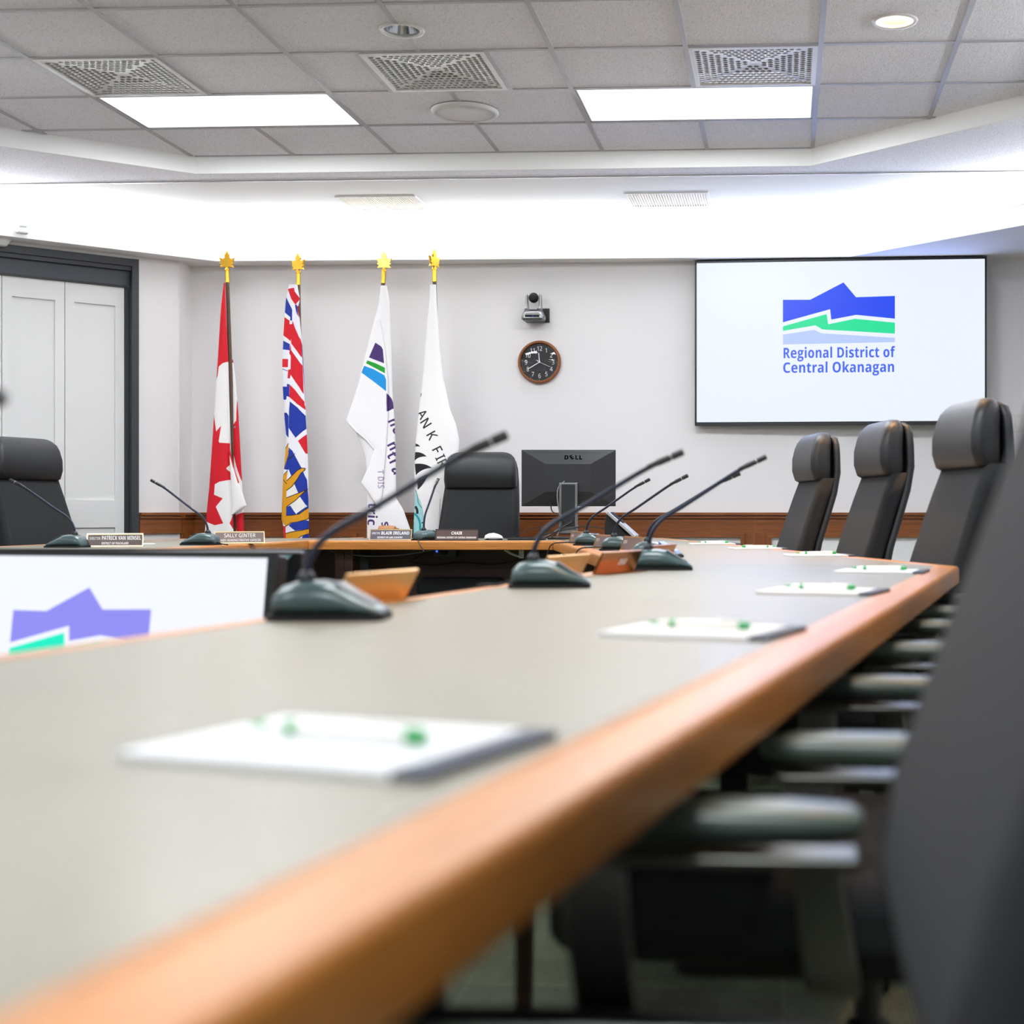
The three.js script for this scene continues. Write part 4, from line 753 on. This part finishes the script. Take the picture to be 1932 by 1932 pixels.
const inZoom = (ctx, x, y, s, f) => { ctx.save(); ctx.translate(x, y); ctx.scale(1 / s, 1 / s); f(); ctx.restore(); };
const RED = '#d4061f', BLU = '#0b2f9c', GLD = '#dd9a08', PUR = '#46296b';
flag('red and white maple leaf flag hanging on the leftmost pole', [429, 524], [438, 900], 0.2, [
  ['flag_cloth', [[426, 527], [421, 570], [414, 680], [406, 800], [398, 920], [391, 990], [388, 1030]], [[427.5, 527], [430, 600], [434, 680], [436, 760], [437, 834], [439, 900], [443, 960], [444, 1030]], 527, 1030, 0.03, 0.03, [[0.3, -0.035, 0.1], [0.6, 0.02, 0.16], [0.85, -0.02, 0.1]]],
  ['rear_fold', [[435, 672], [436, 760], [437, 860], [440, 930], [444, 1030]], [[436, 672], [441, 708], [446, 770], [450, 846], [453, 900], [456, 960], [458, 1030]], 672, 1030, -0.03, 0.02, [[0.4, -0.02, 0.15]]],
  ['corner_fold', [[437.5, 846], [440, 900], [442, 940], [443, 972]], [[438.5, 846], [447, 885], [458, 915], [470, 954], [444, 972]], 846, 972, 0.045, 0.018, [[0.5, -0.015, 0.2]]],
], [380, 480, 520, 1035], (ctx) => {
  ctx.fillStyle = '#f1eeec'; ctx.fillRect(380, 520, 100, 520);
  poly(ctx, RED, [[380, 520], [440, 520], [440, 678], [434, 678], [426, 681], [418, 688], [416, 704], [411, 716], [380, 722]]);
  poly(ctx, RED, [[380, 770], [407, 775], [410, 790], [413.5, 812], [423, 801], [418.5, 831], [420, 833.5], [437, 834.5], [441, 834], [438, 874], [432, 883], [438, 890], [441, 904], [420, 908], [411, 913], [409.5, 933], [426, 940], [413, 956], [427, 988], [411, 991.5], [392, 984], [380, 980]]);
  poly(ctx, RED, [[440, 700], [445, 720], [444, 790], [437, 800], [437, 848], [445, 880], [455, 912], [465, 890], [462, 700]]);
  poly(ctx, RED, [[443, 972], [480, 958], [480, 1035], [446, 1035], [444, 1000], [438, 988]]);
  poly(ctx, '#8d8f92', [[437, 801], [443, 801], [443, 804], [437, 804]]);
});
flag('red, white, blue and gold flag with sun rays, second pole from the left', [563, 530], [567, 900], -0.25, [
  ['flag_cloth', [[548, 534], [542, 560], [538, 620], [535.5, 680], [536, 720], [540, 790], [543, 820], [541, 860], [537, 900], [534, 980], [537, 990], [539, 1030]], [[564, 534], [569, 560], [565, 574], [569, 600], [574, 660], [578, 740], [581, 800], [584, 870], [585, 960], [586, 1030]], 531, 1030, 0.03, 0.032, [[0.28, -0.04, 0.09], [0.55, 0.025, 0.16], [0.85, -0.02, 0.1]]],
], [528, 592, 524, 1035], (ctx) => {
  ctx.fillStyle = '#eceaf0'; ctx.fillRect(500, 500, 120, 560);
  inZoom(ctx, 500, 460, 6.443, () => {
    poly(ctx, RED, [[300, 512], [380, 500], [388, 545], [448, 632], [398, 708], [350, 640]]);
    poly(ctx, RED, [[408, 720], [452, 730], [455, 800], [432, 862]]);
    poly(ctx, BLU, [[150, 600], [275, 600], [350, 745], [362, 775], [362, 905], [340, 905], [340, 862], [258, 795], [150, 780]]);
    poly(ctx, BLU, [[392, 712], [410, 705], [425, 850], [405, 790]]);
    poly(ctx, RED, [[150, 850], [250, 850], [332, 905], [332, 950], [364, 950], [362, 1075], [345, 1160], [300, 1120], [238, 1078], [150, 1070]]);
    poly(ctx, BLU, [[150, 1140], [232, 1140], [335, 1195], [335, 1272], [230, 1255], [150, 1250]]);
    poly(ctx, RED, [[368, 905], [395, 990], [450, 1130], [468, 1190], [470, 1360], [420, 1280], [352, 1185], [352, 1110]]);
    poly(ctx, RED, [[345, 1180], [352, 1270], [420, 1370], [478, 1460], [492, 1810], [450, 1730], [345, 1570], [335, 1620], [308, 1612], [316, 1510], [345, 1505], [348, 1340], [330, 1310]]);
    poly(ctx, RED, [[150, 1365], [316, 1380], [312, 1480], [150, 1470]]);
    poly(ctx, BLU, [[232, 1492], [310, 1522], [310, 1530], [232, 1500]]);
    poly(ctx, BLU, [[150, 1712], [300, 1718], [300, 1685], [330, 1690], [330, 1850], [295, 1825], [290, 1872], [150, 1872]]);
    poly(ctx, RED, [[332, 1690], [400, 1760], [500, 1900], [510, 1990], [420, 1930], [332, 1825]]);
    poly(ctx, BLU, [[466, 1200], [472, 1200], [520, 1932], [508, 1932]]);
  });
  inZoom(ctx, 500, 740, 6.036, () => {
    poly(ctx, RED, [[310, 0], [400, 0], [480, 150], [480, 185], [400, 120], [310, 40]]);
    poly(ctx, BLU, [[100, 0], [305, 0], [300, 30], [275, 30], [265, 70], [100, 60]]);
    poly(ctx, BLU, [[314, 90], [400, 160], [482, 255], [490, 405], [380, 510], [300, 395], [304, 200]]);
    poly(ctx, BLU, [[200, 215], [275, 220], [300, 255], [296, 510], [262, 470], [200, 460]]);
    poly(ctx, RED, [[408, 545], [494, 470], [600, 440], [600, 700], [486, 690]]);
    poly(ctx, BLU, [[300, 620], [345, 660], [445, 855], [500, 1000], [520, 1330], [470, 1390], [380, 1385], [320, 1290], [430, 1195], [370, 1050], [330, 945], [292, 855]]);
    poly(ctx, BLU, [[235, 870], [290, 690], [300, 640], [296, 880]]);
    poly(ctx, '#eceae4', [[275, 1200], [400, 1135], [365, 1050], [285, 1110]]); poly(ctx, '#eceae4', [[310, 1290], [430, 1190], [500, 1300], [385, 1385]]);
    poly(ctx, BLU, [[272, 1310], [320, 1290], [385, 1392], [270, 1405]]);
    const ray = (p) => { poly(ctx, GLD, p); ctx.strokeStyle = '#2a2512'; ctx.lineWidth = 9; ctx.beginPath(); p.forEach((q, i) => (i ? ctx.lineTo(...q) : ctx.moveTo(...q))); ctx.stroke(); };
    ray([[270, 1010], [320, 965], [400, 885], [450, 858], [482, 862], [478, 885], [440, 915], [400, 985], [340, 1070], [270, 1120]]);
    ray([[265, 1205], [330, 1180], [430, 1140], [500, 1105], [440, 1170], [380, 1230], [270, 1310]]);
    ray([[255, 1405], [340, 1402], [420, 1388], [505, 1320], [560, 1300], [560, 1400], [500, 1450], [400, 1480], [330, 1490], [265, 1530], [255, 1530]]);
    poly(ctx, BLU, [[300, 1520], [340, 1490], [490, 1460], [560, 1480], [520, 1560], [375, 1580]]);
    ray([[255, 1615], [330, 1595], [450, 1575], [560, 1545], [560, 1600], [450, 1640], [390, 1680], [255, 1760]]);
    poly(ctx, BLU, [[460, 1640], [600, 1590], [600, 1760], [400, 1760]]);
    poly(ctx, GLD, [[180, 640], [250, 640], [295, 575], [296, 700], [240, 870], [180, 870]]);
    poly(ctx, GLD, [[180, 940], [240, 930], [290, 885], [275, 1000], [268, 1530], [210, 1470], [180, 1460]]);
    ctx.strokeStyle = '#2a2512'; ctx.lineWidth = 8; ctx.beginPath(); ctx.moveTo(250, 640); ctx.lineTo(295, 572); ctx.moveTo(238, 935); ctx.lineTo(288, 885); ctx.moveTo(232, 992); ctx.lineTo(280, 1042); ctx.stroke();
    poly(ctx, '#0d1e55', [[290, 740], [330, 720], [382, 682], [345, 735], [295, 765]]);
    poly(ctx, RED, [[180, 1520], [262, 1530], [262, 1760], [235, 1760], [230, 1580]]);
  });
});
flag('white flag with purple, green and blue stripes and purple lettering', [723, 528], [696, 960], 0.1, [
  ['flag_cloth', [[720, 534], [716, 570], [705, 610], [690, 670], [676, 730], [664, 780], [672, 810], [690, 860], [695, 920], [694, 990], [694, 1030]], [[731, 534], [736, 560], [739, 620], [741, 700], [742, 745], [746, 790], [748, 850], [749, 940], [762, 960], [776, 1000], [779, 1030]], 534, 1030, 0.02, 0.035, [[0.45, 0.025, 0.12], [0.72, -0.04, 0.07], [0.25, -0.02, 0.12]]],
  ['corner_fold', [[716, 600], [705, 640], [690, 690], [672, 750], [657, 794], [672, 811], [695, 830], [712, 850], [728, 864]], [[722, 600], [731, 660], [736, 720], [736, 780], [733, 840], [731, 864]], 600, 866, 0.055, 0.012, [[0.3, 0.012, 0.2], [0.65, -0.015, 0.15]]],
  ['lower_fold', [[712, 842], [700, 880], [686, 910], [700, 930], [716, 955]], [[731, 842], [731, 868], [728, 900], [726, 930], [722, 955]], 842, 955, 0.06, 0.01, [[0.5, -0.012, 0.2]]],
], [650, 785, 528, 1035], (ctx) => {
  ctx.fillStyle = '#f1eff1'; ctx.fillRect(600, 500, 220, 560);
  inZoom(ctx, 640, 460, 6.44, () => {
    poly(ctx, PUR, [[472, 1185], [540, 1230], [562, 1270], [576, 1438], [394, 1366]]); poly(ctx, '#1a9a2e', [[376, 1402], [480, 1440], [586, 1492], [586, 1560], [358, 1436]]);
    poly(ctx, '#0a92dc', [[336, 1468], [450, 1510], [580, 1585], [600, 1640], [600, 1780], [450, 1660], [296, 1545]]); poly(ctx, PUR, [[604, 1800], [650, 1880], [670, 1960], [604, 1960]]);
  });
  inZoom(ctx, 640, 740, 6.038, () => {
    poly(ctx, PUR, [[568, 0], [610, 60], [640, 165], [568, 212]]);
    const w = (s, x, y, a, size) => { ctx.save(); ctx.translate(x, y); ctx.rotate(a); ctx.font = `bold ${size}px sans-serif`; ctx.fillStyle = PUR; ctx.fillText(s, 0, 0); ctx.restore(); };
    w('h', 566, 312, 1.08, 150); w('e', 608, 405, 1.08, 150); w('n', 558, 585, 1.05, 160); w('t', 556, 706, 1.05, 160); w('r', 582, 780, 1.05, 160); w('a', 604, 866, 1.1, 160); w('tric', 348, 1255, 1.62, 160); w('s', 500, 1480, 1.4, 140);
    ctx.globalAlpha = 0.4; w('T DIS', 470, 880, 1.55, 90); ctx.globalAlpha = 1;
  });
});
flag('white flag with black lettering and a turquoise patch, rightmost pole', [820, 526], [828, 900], 1.1, [
  ['flag_cloth', [[813, 534], [812, 560], [806, 620], [800, 700], [792, 770], [786, 830], [783, 880], [784, 950], [781, 1000], [781, 1030]], [[824, 534], [826, 580], [831, 650], [838, 710], [850, 770], [862, 800], [868, 830], [864, 870], [850, 940], [840, 1000], [838, 1030]], 533, 1030, 0.02, 0.035, [[0.4, 0.02, 0.12], [0.7, -0.035, 0.08], [0.2, -0.02, 0.09]]],
  ['lower_fold', [[793, 905], [790, 930], [800, 960], [806, 1030]], [[820, 905], [834, 940], [832, 1000], [826, 1030]], 900, 1030, 0.05, 0.015, [[0.4, -0.02, 0.1], [0.75, 0.015, 0.1]]],
], [770, 880, 528, 1035], (ctx) => {
  ctx.fillStyle = '#f3f1f1'; ctx.fillRect(760, 500, 140, 560);
  inZoom(ctx, 640, 740, 6.038, () => {
    const w = (s, x, y, a, size) => { ctx.save(); ctx.translate(x, y); ctx.rotate(a); ctx.font = `${size}px sans-serif`; ctx.fillStyle = '#15160f'; ctx.strokeStyle = '#15160f'; ctx.lineWidth = 3; ctx.fillText(s, 0, 0); ctx.strokeText(s, 0, 0); ctx.restore(); };
    w(')', 918, 40, 0.5, 70); w('A', 890, 232, 0.98, 155); w('N', 928, 325, 1.02, 155); w('K', 1004, 470, 1.06, 155); w('F', 1070, 640, 1.1, 152); w('I', 1110, 740, 1.1, 152); w('R', 1128, 788, 1.1, 152);
    const blade = (p) => { ctx.fillStyle = '#16171a'; ctx.beginPath(); ctx.moveTo(p[0], p[1]); ctx.quadraticCurveTo(p[2], p[3], p[4], p[5]); ctx.quadraticCurveTo(p[6], p[7], p[8], p[9]); ctx.fill(); };
    blade([870, 575, 910, 578, 940, 612, 900, 608, 870, 614]); blade([866, 678, 960, 668, 1015, 728, 920, 722, 868, 776]); blade([872, 812, 1000, 796, 1078, 860, 960, 862, 888, 942]); blade([900, 1000, 960, 950, 1034, 928, 1000, 1040, 918, 1110]);
    poly(ctx, '#9fd3d6', [[872, 1090], [905, 1160], [945, 1240], [975, 1340], [1000, 1480], [1020, 1800], [840, 1800], [848, 1480], [868, 1300]]);
    ctx.strokeStyle = '#0f9aa0'; ctx.lineWidth = 24; ctx.beginPath(); ctx.moveTo(862, 1380); ctx.quadraticCurveTo(930, 1420, 940, 1500); ctx.quadraticCurveTo(940, 1600, 960, 1640); ctx.moveTo(850, 1480); ctx.lineTo(856, 1700); ctx.stroke();
    ctx.strokeStyle = '#11333a'; ctx.lineWidth = 5; ctx.beginPath(); ctx.moveTo(880, 1100); ctx.quadraticCurveTo(912, 1180, 912, 1240); ctx.quadraticCurveTo(930, 1300, 968, 1320); ctx.stroke();
    ctx.lineWidth = 30; ctx.strokeStyle = '#101214'; ctx.beginPath(); ctx.moveTo(876, 1302); ctx.quadraticCurveTo(912, 1330, 904, 1385); ctx.stroke(); ctx.lineWidth = 14; ctx.beginPath(); ctx.moveTo(960, 1490); ctx.lineTo(998, 1478); ctx.stroke();
  });
});

renderer.render(scene, camera);
